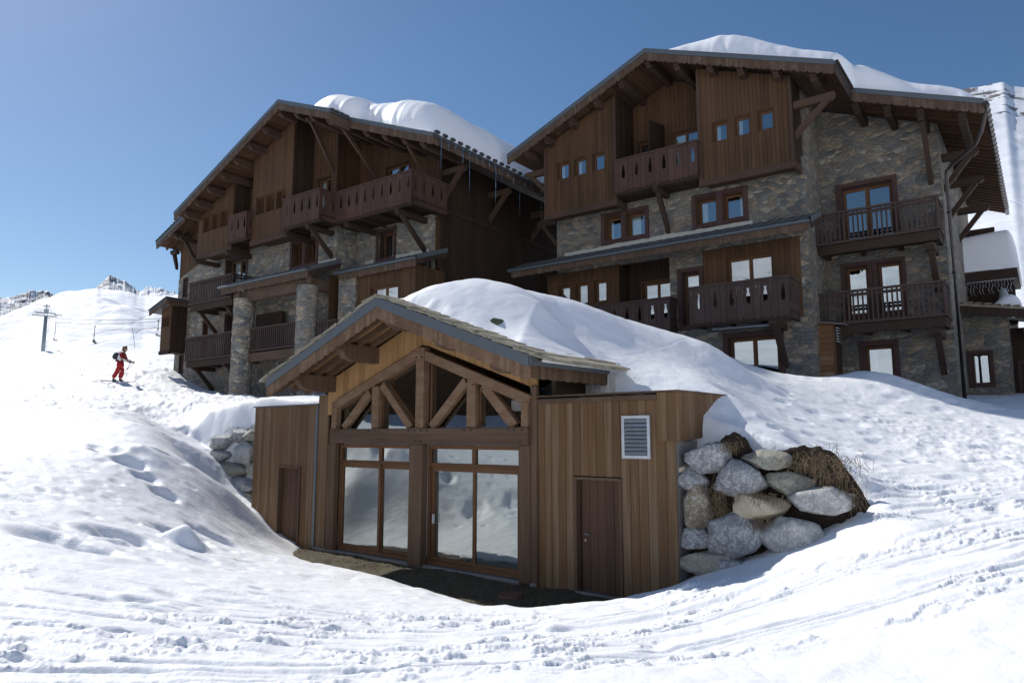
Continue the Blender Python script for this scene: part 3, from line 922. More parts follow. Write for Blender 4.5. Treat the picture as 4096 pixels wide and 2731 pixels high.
v2 = [(2.87, 3.47, 10.12, 10.95), (3.64, 4.23, 10.12, 10.95), (4.42, 5.05, 10.12, 10.95)]
bayL(-2.02, 1.0, v1); bayL(2.55, 5.50, v2)
for q in v1 + v2:
    window(L, *q, LB, deep=.22, fr=.05, sash=.045, rim=.025)
b = MB()
fill(b, 'F', 0.1, .96, 2.6, 9.0, lu, (), .14, .05)
fill(b, 'F', W1, 5.45, 7.10, 8.95, lu, [(5.78, 6.80, 9.1, 11.55)], .14, .05, kinks=(5.72,))
fill(b, 'S', 7.10, W2, W1 - .052, 8.95, lu(7.1), (), .14, .05)
fill(b, 'F', W2, 7.05, 12.1, 8.95, lu, [(8.80, 10.25, 9.1, 11.85)], .14, .05)
b.build('recess_wall', 'siding', L)
b = MB()
b.box(7.05, 7.2, W1 - .05, W1 + .05, 8.95, lu(7.15)); b.box(11.98, 12.12, W2 - .02, W2 + .09, 6.8, lu(12.1))
b.build('corner_post', 'timber', L)
window(L, 5.78, 6.80, 9.1, 11.55, W1, n=2, deep=.16, rim=.04, cur=[(.05, .45)])
window(L, 8.80, 10.25, 9.1, 11.85, W2, n=2, deep=.16, rim=.04)
balcony(L, 'cut', 1.10, 2.62, .1, 1.28, 9.3, 10.27, False, True)
balcony(L, 'cut', 5.55, 8.05, W1, 1.45, 9.15, 10.18, False, True)
balcony(L, 'cut', 8.05, 12.50, W2, .60, 9.20, 10.22, False, True)
# side wall of long dark boards with a belt beam
b = MB()
fill(b, 'S', 12.10, -14, W2 - .002, 1.0, lu(12.1), (), .15, .05)
S_ = b.build('side_wall', 'siding_dark_shaded', L)
b = MB(); b.box(12.1, 12.16, -14, W2, 9.22, 9.40); b.box(12.1, 12.15, W2 - .12, W2, 3.0, 9.2); b.build('belt_beam', 'beam', S_)
b = MB()
fill(b, 'F', W2 + .1, 11.95, 12.1, 6.8, 8.95)
b.build('corner_board', 'siding', L)
# stone storey windows
window(L, -.88, .80, 6.45, 8.72, 0, n=2, cas=.12, deep=.25, cur=[(.1, .5)])
b = MB()
for x0, x1 in ((4.27, 4.42), (5.15, 5.36), (6.10, 6.25)):
    b.box(x0, x1, -.05, .055, 7.50, 8.87)
for x0, x1 in ((4.42, 5.15), (5.36, 6.10)):
    b.box(x0, x1, -.05, .05, 7.50, 7.66); b.box(x0, x1, -.05, .05, 8.72, 8.87)
b.build('window_surround', 'casing', L, bevel=.008)
window(L, 4.42, 5.15, 7.66, 8.72, 0, deep=.3, rim=0); window(L, 5.36, 6.10, 7.66, 8.72, 0, deep=.3, rim=0, cur=[(.6, 1)])
window(L, 8.80, 9.75, 7.60, 8.80, -1.2, cas=.14, deep=.3, cur=[(.45, .8)])
window(L, -.70, .05, 3.75, 5.95, 0, cas=.1, deep=.3); window(L, -2.75, -2.33, 3.75, 5.85, 0, cas=.0, rim=.04, deep=.2)
window(L, -4.83, -4.56, 7.35, 8.30, 0, cas=.07, deep=.12); window(L, -4.78, -4.52, 3.0, 4.2, 0, cas=.06, deep=.12)
b = MB()
for i in range(14):
    u = 8.0 + 3.8 * i / 14
    if not 8.6 < u + .1 < 9.9: b.box(u, u + .26, -1.196, -1.165, 7.35, 7.62 + random.uniform(-.03, .03))
for i in range(3):
    b.box(6.3 + i * .4, 6.68 + i * .4, .004, .03, 7.35, 7.62)
b.build('mortar_band', 'plaster', L)
# balconies with bars
balcony(L, 'bar', -2.0, 1.65, 0, 1.25, 6.38, 7.46, False, True, mat='rail')
balcony(L, 'bar', -2.05, 2.25, 0, 1.25, 3.62, 4.72, False, False, mat='rail')
def spans_rail(u0, u1):
    r = MB(); r.box(u0, u1, 1.05, 1.25, 3.28, 3.66); r.box(u0, u1, -.3, 1.04, 3.5, 3.6)
    R_ = r.build('balcony', 'barge', L)
    bar_rail(L, R_, 'F', 1.22, u0 + .1, u1 - .1, 3.78, 4.72)
spans_rail(2.9, 6.75)
r = MB(); r.box(7.7, 8.9, 1.05, 1.2, 3.3, 3.62); R_ = r.build('balcony', 'beam', L)
bar_rail(L, R_, 'F', 1.15, 7.6, 8.9, 3.75, 4.6)
for u, z in ((-1.5, 6.22), (.9, 6.22), (-1.5, 3.38), (1.2, 3.38)):
    bracket(L, u, 0, 1.2, z, 1.15, .2)
bracket(L, -1.6, 0, 1.35, 8.68, .3, .24, brace=False); bracket(L, 1.1, 0, 1.35, 8.72, .3, .24, brace=False)
bracket(L, 5.6, -.1, 1.35, 8.80, .3, .26, brace=False); bracket(L, 7.2, -.1, 1.4, 8.85, 1.25, .2)
bracket(L, 11.6, -1.2, .5, 8.90, 1.4, .2); bracket(L, 8.6, -1.2, .5, 8.90, .2, .2, brace=False)
# round stone pillars
def pillar(root, u, w, z0, z1, r):
    b = MB(); n, k = 22, 26
    vs = []
    for i in range(k + 1):
        z = z0 + (z1 - z0) * i / k
        for j in range(n):
            t = 2 * math.pi * j / n
            rr = r * (1.04 - .06 * i / k) * (1 + .07 * noise.noise(Vector((math.cos(t) * 1.6 + u, math.sin(t) * 1.6, z * 3.1))))
            vs.append((u + rr * math.cos(t), w + rr * math.sin(t), z))
    fs = [(i * n + j, i * n + (j + 1) % n, (i + 1) * n + (j + 1) % n, (i + 1) * n + j) for i in range(k) for j in range(n)]
    fs.append(tuple(k * n + j for j in range(n)))
    b.add(vs, fs)
    return b.build('stone_pillar', 'stone_pale', root, smooth=False)
pillar(L, 2.75, 1.25, .8, 6.15, .47); pillar(L, 7.25, 1.25, 2.0, 6.2, .44)
b = MB()
b.box(2.0, 7.55, 1.05, 1.35, 6.02, 6.52); b.box(7.3, 7.56, -1.2, 1.04, 6.05, 6.5); b.box(2.3, 2.55, 1.36, 1.40, 6.0, 6.6); b.box(7.35, 7.6, 1.36, 1.42, 6.2, 6.75)
b.build('lintel_beam', 'barge', L)
pent_roof(L, 1.30, 7.75, 0, 1.65, 7.48, 6.85, drop=.30); pent_roof(L, 8.10, 12.75, -1.2, .5, 7.42, 6.82, drop=.28)
b = MB()
fill(b, 'F', -.4, 2.0, 7.6, 3.6, 6.8, [(2.75, 3.4, 3.7, 6.0), (6.15, 6.85, 3.7, 5.95)], .15, .05)
fill(b, 'S', 7.6, -.4, .4, 1.0, 6.8, (), .15, .05)
fill(b, 'F', 0.25, 9.15, 12.45, 1.0, 6.6, [(9.95, 11.55, 4.2, 5.98)], .15, .05)
fill(b, 'S', 12.45, -1.45, .2, 1.0, 6.6, (), .15, .05)
b.build('timber_wall', 'siding', L)
window(L, 2.75, 3.4, 3.7, 6.0, -.4, deep=.14, rim=.05, cur=[(.2, .8)]); window(L, 6.15, 6.85, 3.7, 5.95, -.4, deep=.05, rim=.04)
window(L, 9.95, 11.55, 4.2, 5.98, .25, n=2, deep=.14, rim=.05, cur=[(.3, .5), (.5, 1)])
b = MB(); b.box(2.3, 4.3, .2, .35, 3.8, 5.6); b.build('screen', 'siding_dark_shaded', L)
# box bay low on the left with its own little roof
b = MB()
fill(b, 'F', .86, -5.32, -4.36, 4.38, lambda u: 6.55 + .22 * (u + 5.4), [(-5.22, -5.02, 5.6, 6.15), (-4.98, -4.78, 5.62, 6.18), (-4.74, -4.54, 5.64, 6.20)], .14, .05)
O = b.build('box_bay', 'siding', L)
b = MB()
fill(b, 'S', -4.36, 0, .808, 4.38, 6.85, (), .14, .05); b.box(-5.3, -4.38, 0, .8, 4.3, 4.38); b.box(-5.34, -4.34, .76, .90, 4.2, 4.379)
b.build('side_boards', 'siding_dark_shaded', O)
for u0 in (-5.22, -4.98, -4.74):
    window(L, u0, u0 + .2, 5.62 if u0 < -5 else 5.64, 6.16, .86, deep=.1, fr=.03, sash=.02, rim=.02)
r = MB()
r.hexa([(-5.9, -.1, 6.42), (-4.15, -.1, 6.95), (-4.15, -.1, 7.05), (-5.9, -.1, 6.52)], [(-5.9, 1.25, 6.42), (-4.15, 1.25, 6.95), (-4.15, 1.25, 7.05), (-5.9, 1.25, 6.52)])
for i in range(9):
    a = -5.92 + i * .2
    r.hexa([(a, .1, 6.52 + i * .0606), (a + .17, .1, 6.57 + i * .0606), (a + .17, .1, 6.62 + i * .0606), (a, .1, 6.57 + i * .0606)], [(a, 1.3, 6.54 + i * .0606), (a + .17, 1.3, 6.59 + i * .0606), (a + .17, 1.3, 6.63 + i * .0606), (a, 1.3, 6.58 + i * .0606)])
rr = r.build('bay_roof', 'tile', L)
f = MB(); scallop(f, [(-5.9, 6.42), (-4.15, 6.95)], .17, .3, .04, .04, 0, 'w', 1.2); scallop(f, [(0, 6.93), (1.2, 6.93)], .25, .4, .05, .04, 0, 'u', -4.16)
f.build('fascia', 'barge', rr)
b = MB(); b.box(-5.0, 11.9, -13.5, -3.4, .5, 11.2); b.build('light_block_core', 'siding_dark_shaded', L)  # same kind of unseen core, added here to block sunlight inside the shell
# main roof
zl = 14.5 - .425 * 8.2
slope_roof(L, [(-2.48, zl), (5.72, 14.5)], -14, 2.0)
slope_roof(L, [(5.72, 14.5), (9.25, 14.5 - .4 * 3.53)], -14, 2.0)
slope_roof(L, [(9.25, 14.5 - .4 * 3.53), (13.95, 14.5 - .4 * 8.23)], -14, 1.0)
verge(L, [(-2.52, zl - .02), (5.72, 14.5)], 1.96); verge(L, [(5.72, 14.5), (9.25, 14.5 - .4 * 3.53)], 1.96)
verge(L, [(9.25, 14.5 - .4 * 3.53), (13.98, 14.5 - .4 * 8.26)], .96)
b = MB()
b.box(9.25, 9.29, 1.0, 2.04, 12.55, 12.95); b.box(9.25, 9.31, 1.0, 2.06, 12.98, 13.06, 1)
for i in range(4): b.box(9.24, 9.36, 1.1 + i * .25, 1.28 + i * .25, 13.07, 13.15, 1)
b.build('step_board', ['barge', 'tile'], L)
b = MB()
ze = 14.5 - .4 * 8.23
scallop(b, [(-14, ze - .06), (1.0, ze - .06)], .32, .42, .05, .045, 0, 'u', 13.93)
b.hexa([(13.98, -14, ze - .12), (13.98, 1.04, ze - .12), (13.98, 1.04, ze + .03), (13.98, -14, ze + .03)], [(14.02, -14, ze - .12), (14.02, 1.04, ze - .12), (14.02, 1.04, ze + .03), (14.02, -14, ze + .03)], 1)
for i in range(34):
    b.box(13.9, 14.12, .75 - i * .44, .95 - i * .44, ze + .04, ze + .13, 1)
b.build('eave_board', ['barge', 'tile'], L)
for u in (-1.83, -.9, .14, 1.24, 2.30, 3.36, 4.47, 5.6):
    purlin(L, u, .95 if u not in (1.24,) else .1, 1.9, lu(u) + .05)
for u in (6.72, 7.79, 8.91):
    purlin(L, u, W1 - 1.3, 1.9, lu(u) + .05)
for u in (10.03, 11.14, 12.25, 13.25):
    purlin(L, u, W2 - .2 if u < 12 else -1.4, .9, lu(u) + .05)
bracket(L, 7.0, W1, 1.5, lu(7.0) - .12, 2.0, .14, ht=.1, mat='timber'); bracket(L, 8.9, W2, 1.3, lu(8.9) - .12, 2.1, .14, ht=.1, mat='timber'); bracket(L, 12.0, W2, .6, lu(12.0) - .12, 1.8, .14, ht=.1, mat='timber')
side_bracket(L, 12.1, 13.3, -1.7, 11.0, 1.25, mat='timber'); side_bracket(L, 12.1, 13.3, -4.8, 10.9, 1.25, mat='timber'); side_bracket(L, 12.1, 13.3, -8.1, 10.8, 1.25, mat='timber')
# lower roof wing at the far left
slope_roof(L, [(-5.95, 10.23), (-3.3, 11.26)], -10, 1.05, rafters=.4)
verge(L, [(-5.98, 10.22), (-3.3, 11.26)], 1.01, drop=.34)
b = MB()
for i in range(9):
    u = -6.0 + i * .28; z = 10.3 + i * .109
    b.hexa([(u, .7, z), (u + .2, .7, z + .08), (u + .2, .7, z + .15), (u, .7, z + .07)], [(u, 1.12, z), (u + .2, 1.12, z + .08), (u + .2, 1.12, z + .15), (u, 1.12, z + .07)])
b.build('verge_tile', 'tile', L)
side_bracket(L, -5.42, -6.05, .15, 10.0, 1.0); bracket(L, -3.9, 0, .9, 10.3, 1.1, .16); purlin(L, -4.5, 0, .95, 10.6)
# ================================================================== timber pavilion in front
AX, AY, ADEG = 1.4885, 13.109, 50.0
A = frame_root('pavilion', ADEG, AX, AY)
tag(A, 'low timber pavilion with a truss gable and sliding glass doors, half buried in snow', 'building')
AR = (-4.57, 2.93, 0.371)
au = lambda u, d=0.0: AR[1] - d - AR[2] * abs(u - AR[0])
b = MB()
fill(b, 'F', 0.02, -8.05, -1.30, .2, lambda u: au(u, .26), [], .20, .04, kinks=(-4.57,))
# keep only the boards above the truss: openings are cut by the truss outline below
def above(u): return .98 + .355 * (3.2 - abs(u + 4.53)) if abs(u + 4.53) < 3.2 else .6
b = MB()
fill(b, 'F', 0.0, -8.05, -1.30, lambda u: above(u) - .06, lambda u: au(u, .26), [], .20, .04, kinks=(-4.57,))
b.build('gable_boards', 'annex_red', A)
# left wing of boards with a narrow door
b = MB()
fill(b, 'F', 0.0, -11.46, -8.47, -3.1, .80, [(-10.15, -9.15, -3.0, -.78)], .125, .04)
b.build('left_wall', 'annex', A)
b = MB()
fill(b, 'T', -11.46, -1.9, -.042, -3.1, .78, (), .125, .04)
b.build('left_side_wall', 'annex', A)
b = MB()
b.box(-11.50, -8.44, -.35, .05, .805, .84); b.box(-8.47, -8.42, -.05, .03, -3, .82)
b.box(-8.52, -8.47, .005, .03, -3, .6)
b.build('coping', 'flash', A)
def plank_door(u0, u1, z0, z1, wd, label=None, handle=True):
    d = MB()
    fill(d, 'F', -wd, u0 + .09, u1 - .02, z0, z1 - .06, (), .17, .04, gap=.01)
    O = d.build('door', 'door', A)
    f = MB()
    f.box(u0, u0 + .06, -wd - .03, .03, z0, z1); f.box(u1 - .018, u1 + .035, -wd - .03, .035, z0, z1)
    f.box(u0 + .061, u1 - .019, -wd - .03, .03, z1 - .05, z1)
    f.build('frame', 'annex_dark', O)
    if handle:
        h = MB()
        h.tube([(u0 + .17, -wd + .002, z0 + .98), (u0 + .17, -wd + .05, z0 + .98), (u0 + .20, -wd + .055, z0 + 1.0), (u0 + .28, -wd + .055, z0 + .985)], .010, 6)
        h.box(u0 + .155, u0 + .18, -wd + .001, -wd + .012, z0 + .86, z0 + .90)
        h.build('handle', 'metal', O)
    return O
plank_door(-10.15, -9.15, -3.0, -.78, .10, handle=False)
plank_door(-.45, .53, -2.74, -.73, .10)
# right wing
b = MB()
fill(b, 'F', 0.0, -1.30, 1.60, -2.95, .70, [(-.47, .55, -2.74, -.71)], .165, .04)
fill(b, 'F', 0.05, 1.30, 1.685, -.08, .74, (), .17, .05)
b.build('right_wall', 'annex', A)
b = MB()
fill(b, 'S', 1.70, -2.2, .048, lambda s_: -.08 + .07 * -s_, .75, (), .125, .04)
b.build('right_side_wall', 'annex', A)
b = MB()
b.box(1.56, 1.60, -1.2, -.05, -2.9, -.08); b.box(-.45, .53, -.2, .02, -2.95, -2.745)
b.build('concrete_edge', 'concrete', A)
b = MB()
b.box(-1.35, 1.30, .002, .05, .62, .70); b.box(-1.30, 1.72, -2.2, .07, .745, .775)
b.build('coping', 'annex_dark', A)
b = MB()
b.box(-2.0, 1.66, -1.9, -.05, .5, .72)
b.build('flat_roof', 'concrete', A)
# ventilation grille
v = MB()
for x0, x1, z0, z1 in ((.60, .655, -.38, .36), (1.105, 1.16, -.38, .36), (.655, 1.105, .305, .36), (.655, 1.105, -.38, -.325)):
    v.box(x0, x1, .002, .045, z0, z1)
V_ = v.build('vent_grille', 'metal', A)
v = MB()
for i in range(9):
    z = -.315 + i * .069
    v.hexa([(.657, .01, z + .045), (1.103, .01, z + .045), (1.103, .016, z + .055), (.657, .016, z + .055)], [(.657, .038, z), (1.103, .038, z), (1.103, .044, z + .008), (.657, .044, z + .008)])
v.build('louvre', 'metal', V_)
v = MB(); v.box(.656, 1.104, .002, .006, -.324, .304); v.build('backing', 'black', V_)
# truss
T = MB()
T.box(-7.72, -1.42, -.04, .16, -.165, .18)
T.build('tie_beam', 'annex_tie', A, bevel=.012)
def mem(name, p, q, wd, dep=(.0, .15), mat='annex_beam'):
    """truss member between two (u, z) points"""
    m_ = MB()
    m_.beam((p[0], (dep[0] + dep[1]) / 2, p[1]), (q[0], (dep[0] + dep[1]) / 2, q[1]), wd, dep[1] - dep[0], up=(0, 1, 0))
    # beam(): width lies in the facade plane because 'up' points outwards
    return m_.build(name, mat, A, bevel=.01)
mem('top_chord', (-7.72, .735), (-4.50, 1.88), .21, (-.03, .12)); mem('top_chord', (-1.42, .69), (-4.53, 1.84), .21, (-.032, .118))
mem('king_post', (-4.505, .18), (-4.505, 1.97), .26, (-.05, .14))
mem('post', (-6.06, .18), (-6.06, 1.18), .25, (-.02, .11)); mem('post', (-2.97, .18), (-2.97, 1.18), .25, (-.02, .11))
mem('post', (-7.60, .18), (-7.60, .72), .2, (-.02, .14)); mem('post', (-1.52, .18), (-1.52, .66), .17, (-.02, .14))
mem('strut', (-7.27, .2), (-6.30, 1.04), .20, (-.01, .10)); mem('strut', (-4.84, .2), (-5.86, 1.20), .19, (-.01, .10))
mem('strut', (-4.17, .2), (-3.14, 1.16), .20, (-.01, .10)); mem('strut', (-1.82, .2), (-2.66, 1.05), .22, (-.01, .10))
b = MB()
for k, (u, z) in enumerate([(-7.5, .12), (-7.35, .12), (-6.2, .13), (-5.95, .13), (-4.8, .13), (-4.62, .13), (-4.4, .13), (-4.2, .13), (-3.1, .13), (-2.9, .13), (-1.9, .13), (-1.75, .13), (-1.55, .13), (-4.6, -.11), (-4.42, -.11), (-1.6, -.11),
                            (-6.15, 1.14), (-5.98, 1.2), (-3.05, 1.12), (-2.85, 1.06), (-2.6, .96), (-4.6, 1.75), (-4.42, 1.75), (-6.4, 1.05)]):
    b.tube([(u, .15, z), (u, .187, z)], .014, 6)
b.build('peg', 'black', A)
b = MB()
b.box(-7.90, -7.58, -.05, .07, -2.95, -.168)
b.build('post', 'annex_dark', A, bevel=.01)
b = MB(); b.box(-8.44, -8.02, -.06, .0, -3.0, 1.05); b.build('corner_board', 'annex', A, bevel=.008)
for q in ((-1.72, -1.43, -.05, .08, -2.9, -.168), (-4.82, -4.40, -.05, .13, -2.95, -.168), (-1.428, -1.285, -.04, .06, -2.9, .98)):
    b = MB(); b.box(*q); b.build('post', 'annex_dark', A, bevel=.01)
# truss glazing
g = MB()
g.add([(-7.65, -.06, .18), (-1.45, -.06, .18), (-1.45, -.06, .62), (-4.52, -.06, 1.74), (-7.65, -.06, .66)], [(0, 1, 2, 3, 4)])
g.build('gable_pane', 'glass_big', A)
g = MB()
for p_, q_ in (((-7.3, .25), (-6.3, 1.12)), ((-5.93, .22), (-5.93, 1.0)), ((-4.3, .22), (-4.3, 1.6)), ((-2.83, .22), (-2.83, .95)), ((-4.72, .24), (-5.75, 1.24)), ((-4.35, 1.74), (-1.5, .70)), ((-4.72, 1.70), (-7.6, .66)), ((-4.1, .22), (-3.1, 1.12)), ((-1.7, .22), (-2.5, 1.0))):
    g.beam((p_[0], -.05, p_[1]), (q_[0], -.05, q_[1]), .05, .05, up=(0, 1, 0))
g.build('glazing_bead', 'sash', A)
# the two sliding glass doors with their transoms
def slider(u0, u1, mid, left_front):
    f = MB(); D0, D1 = -.16, -.06
    f.box(u0, u0 + .07, D0, D1, -2.72, -.19); f.box(u1 - .05, u1, D0, D1, -2.72, -.19)
    f.box(u0 + .071, u1 - .051, D0, D1, -.27, -.19); f.box(u0 + .071, u1 - .051, D0, D1, -2.72, -2.64)
    f.box(u0 + .071, u1 - .051, D0, D1 + .015, -.64, -.57)
    F_ = f.build('glass_door', 'sash', A)
    t = MB(); t.box(mid - .05, mid + .05, D0 + .01, D1 - .01, -.57, -.27); t.build('transom_bar', 'sash', F_)
    for k, (a, c) in enumerate(((u0 + .075, mid + .03), (mid - .03, u1 - .055))):
        d1 = -.075 if (k == 0) == left_front else -.118
        s_ = MB()
        s_.box(a, a + .085, d1 - .04, d1, -2.638, -.645); s_.box(c - .085, c, d1 - .04, d1, -2.638, -.645)
        s_.box(a + .086, c - .086, d1 - .04, d1, -.745, -.645); s_.box(a + .086, c - .086, d1 - .04, d1, -2.638, -2.56)
        K = s_.build('leaf', 'sash', F_)
        p = MB(); p.add([(a + .08, d1 - .02, -2.57), (c - .08, d1 - .02, -2.57), (c - .08, d1 - .02, -.74), (a + .08, d1 - .02, -.74)], [(0, 1, 2, 3)])
        p.build('pane', 'glass_big', F_)
    p = MB()
    for a, c in ((u0 + .07, mid - .05), (mid + .05, u1 - .05)):
        p.add([(a, -.11, -.575), (c, -.11, -.575), (c, -.11, -.265), (a, -.11, -.265)], [(0, 1, 2, 3)])
    p.build('transom_pane', 'glass_big', F_)
slider(-7.57, -4.82, -6.04, True)
S2 = slider(-4.40, -1.725, -3.04, False)
b = MB(); b.box(-4.22, -4.20, -.09, -.03, -1.86, -1.66); b.build('handle', 'metal', A)
b = MB(); b.box(-8.4, -1.3, -.4, .08, -3.2, -2.73); b.build('concrete_sill', 'concrete', A, bevel=.02)
# room behind the glass
b = MB()
b.box(-8.3, -1.5, -6.2, -6.0, -2.8, 1.2); b.box(-8.4, -8.3, -6, -.2, -2.8, 1.4); b.box(-1.1, -1.0, -6, -.2, -2.8, 1.3)
b.box(-8.3, -1.1, -6, -.2, -2.8, -2.72)
b.build('room', 'room', A)
# roof
RW = 1.29
for (ua, ub) in ((-8.72, -4.57), (-4.57, -.42)):
    R_ = slope_roof(A, [(ua, au(ua)), (ub, au(ub))], -9, RW, th=.10, mat='lauze', soffit='annex_soffit')
    f = MB()
    for x in (1.0, .62, .24):
        s0_ = (ua, au(ua)); s1_ = (ub, au(ub))
        f.hexa([(ua, x, s0_[1] - .28), (ub, x, s1_[1] - .28), (ub, x, s1_[1] - .145), (ua, x, s0_[1] - .145)], [(ua, x - .10, s0_[1] - .28), (ub, x - .10, s1_[1] - .28), (ub, x - .10, s1_[1] - .145), (ua, x - .10, s0_[1] - .145)])
    f.build('rafter', 'annex_dark', R_)
def verge_big(u0, u1):
    z0, z1 = au(u0), au(u1)
    b = MB(); scallop(b, [(u0, z0 - .16), (u1, z1 - .16)], .30, .50, .045, .05, 0, 'w', RW)
    V_ = b.build('bargeboard', 'annex_beam', A)
    b = MB()
    b.hexa([(u0, RW + .052, z0 - .20), (u1, RW + .052, z1 - .20), (u1, RW + .052, z1 + .01), (u0, RW + .052, z0 + .01)], [(u0, RW + .08, z0 - .20), (u1, RW + .08, z1 - .20), (u1, RW + .08, z1 + .01), (u0, RW + .08, z0 + .01)])
    b.build('flashing', 'flash', V_)
verge_big(-8.72, -4.57); verge_big(-4.57, -.42)
b = MB()
scallop(b, [(-3.0, au(-.42) - .14), (RW - .01, au(-.42) - .14)], .26, .5, .04, .04, 0, 'u', -.44)
b.hexa([(-.40, -3, au(-.42) - .17), (-.37, -3, au(-.42) - .17), (-.37, -3, au(-.42) + .01), (-.40, -3, au(-.42) + .01)], [(-.40, RW + .08, au(-.42) - .17), (-.37, RW + .08, au(-.42) - .17), (-.37, RW + .08, au(-.42) + .01), (-.40, RW + .08, au(-.42) + .01)], 1)
b.build('eave_board', ['annex_dark', 'flash'], A)
rng = random.Random(3)
b = MB()
for side in (-1, 1):
    s_ = 0.02
    while s_ < 4.25:
        ln = rng.uniform(.22, .36)
        for lay in range(2):
            w = RW + rng.uniform(.03, .13)
            while w > (-.9 if side > 0 else .1):
                wd = rng.uniform(.28, .55)
                t = rng.uniform(.025, .045)
                ua = AR[0] + side * (s_ - .05); ub = AR[0] + side * (s_ + ln + .10 + rng.uniform(-.03, .04))
                za = au(ua) + .015 + lay * .035; zb = au(ub) + .045 + lay * .03
                j = [rng.uniform(-.03, .03) for _ in range(4)]
                b.hexa([(ua, w + j[0], za), (ub + j[1] * side, w + j[2], zb), (ub + j[1] * side, w + j[2], zb + t), (ua, w + j[0], za + t)],
                       [(ua, w - wd + j[3], za), (ub, w - wd, zb), (ub, w - wd, zb + t), (ua, w - wd + j[3], za + t)])
                w -= wd + .01
        s_ += ln
b.build('roof_slab', 'lauze', A)
def big_purlin(u, dz=0.0):
    zt = au(u, .27) + .05; w1 = 1.22
    b = MB()
    prof = [(-.3, zt), (w1 - .05, zt), (w1 - .05, zt - .12), (w1 - .14, zt - .15), (w1 - .20, zt - .22), (w1 - .25, zt - .30), (w1 - .33, zt - .345), (w1 - .45, zt - .36), (w1 - .46, zt - .385), (-.3, zt - .385)]
    b.poly(prof, 'u', u - .12, u + .12)
    b.build('purlin', 'annex_dark', A, bevel=.008)
for u in (-4.6, -6.2, -7.85, -3.05, -1.55):
    big_purlin(u)
b = MB()
b.tube([(-1.98, .52, au(-1.98) + .24), (-1.98, -.9, au(-1.98) + .24)], .11, 14); 
b.build('snow_guard_log', plain('green_treated_log', (.07, .085, .05), .8, 0, .3, 5, .4), A)
b = MB(); b.tube([(-8.0, .5, au(-8.0) + .13), (-8.0, -1.5, au(-8.0) + .13)], .08, 10); b.build('snow_guard_log', 'turf', A)

# ================================================================== boulders
def boulder(label, u, w, z, su, sz, sw, mat, seed, group):
    rg = random.Random(seed)
    bm = bmesh.new()
    bmesh.ops.create_icosphere(bm, subdivisions=4, radius=1)
    pl = []
    for _ in range(17):
        n_ = Vector((rg.gauss(0, 1), rg.gauss(0, 1) * .8, rg.gauss(0, 1))).normalized()
        pl.append((n_, rg.uniform(.70, .90)))
    pl.append((Vector((0, -1, 0)), .72))
    tilt = rg.uniform(-.25, .25)
    for v in bm.verts:
        d = v.co.normalized()
        # rounded block: superellipse, then worn facets
        k = (abs(d.x) ** 3.6 + abs(d.y) ** 3.6 + abs(d.z) ** 3.6) ** (-1 / 3.6) * 1.05
        r = k
        for n_, h in pl:
            c = d.dot(n_)
            if c > .05: r = min(r, h / c)
        p = d * r
        p *= 1 + .07 * noise.noise(d * 2.1 + Vector((seed, 0, 0))) + .045 * noise.noise(d * 5 + Vector((seed, 3, 0))) + .020 * noise.noise(d * 12) + .010 * noise.noise(d * 27)
        x, z_ = p.x * su / 2 * 1.10, p.z * sz / 2 * 1.12
        v.co = (x * math.cos(tilt) - z_ * math.sin(tilt) * .5, p.y * sw, z_ * math.cos(tilt) + x * math.sin(tilt) * .5)
    me = bpy.data.meshes.new('boulder')
    bm.to_mesh(me); bm.free()
    me.polygons.foreach_set('use_smooth', [True] * len(me.polygons))
    me.materials.append(mat)
    o = bpy.data.objects.new('boulder', me)
    COL.objects.link(o)
    uu = math.radians(ADEG)
    o.location = (AX + u * math.sin(uu) - w * math.cos(uu), AY - u * math.cos(uu) - w * math.sin(uu), z)
    o.rotation_euler = (0, 0, math.radians(ADEG - 90))
    tag(o, label, 'boulder', group)
    return o
RK = {'s': rock_mat('slate_blue_boulder', (.15, .158, .17), (.40, .41, .42), .9, 2.6), 'b': rock_mat('brown_boulder', (.17, .135, .09), (.34, .285, .20), .7, 2.5),
      'g': rock_mat('greenish_boulder', (.19, .185, .145), (.36, .35, .28), .3, 1.8), 'c': rock_mat('cream_boulder', (.42, .35, .23), (.62, .54, .40), .2, 1.6), 'w': rock_mat('pale_veined_boulder', (.26, .27, .27), (.52, .52, .49), .9, 2.4)}
gR = 'boulders of the retaining wall right of the pavilion'
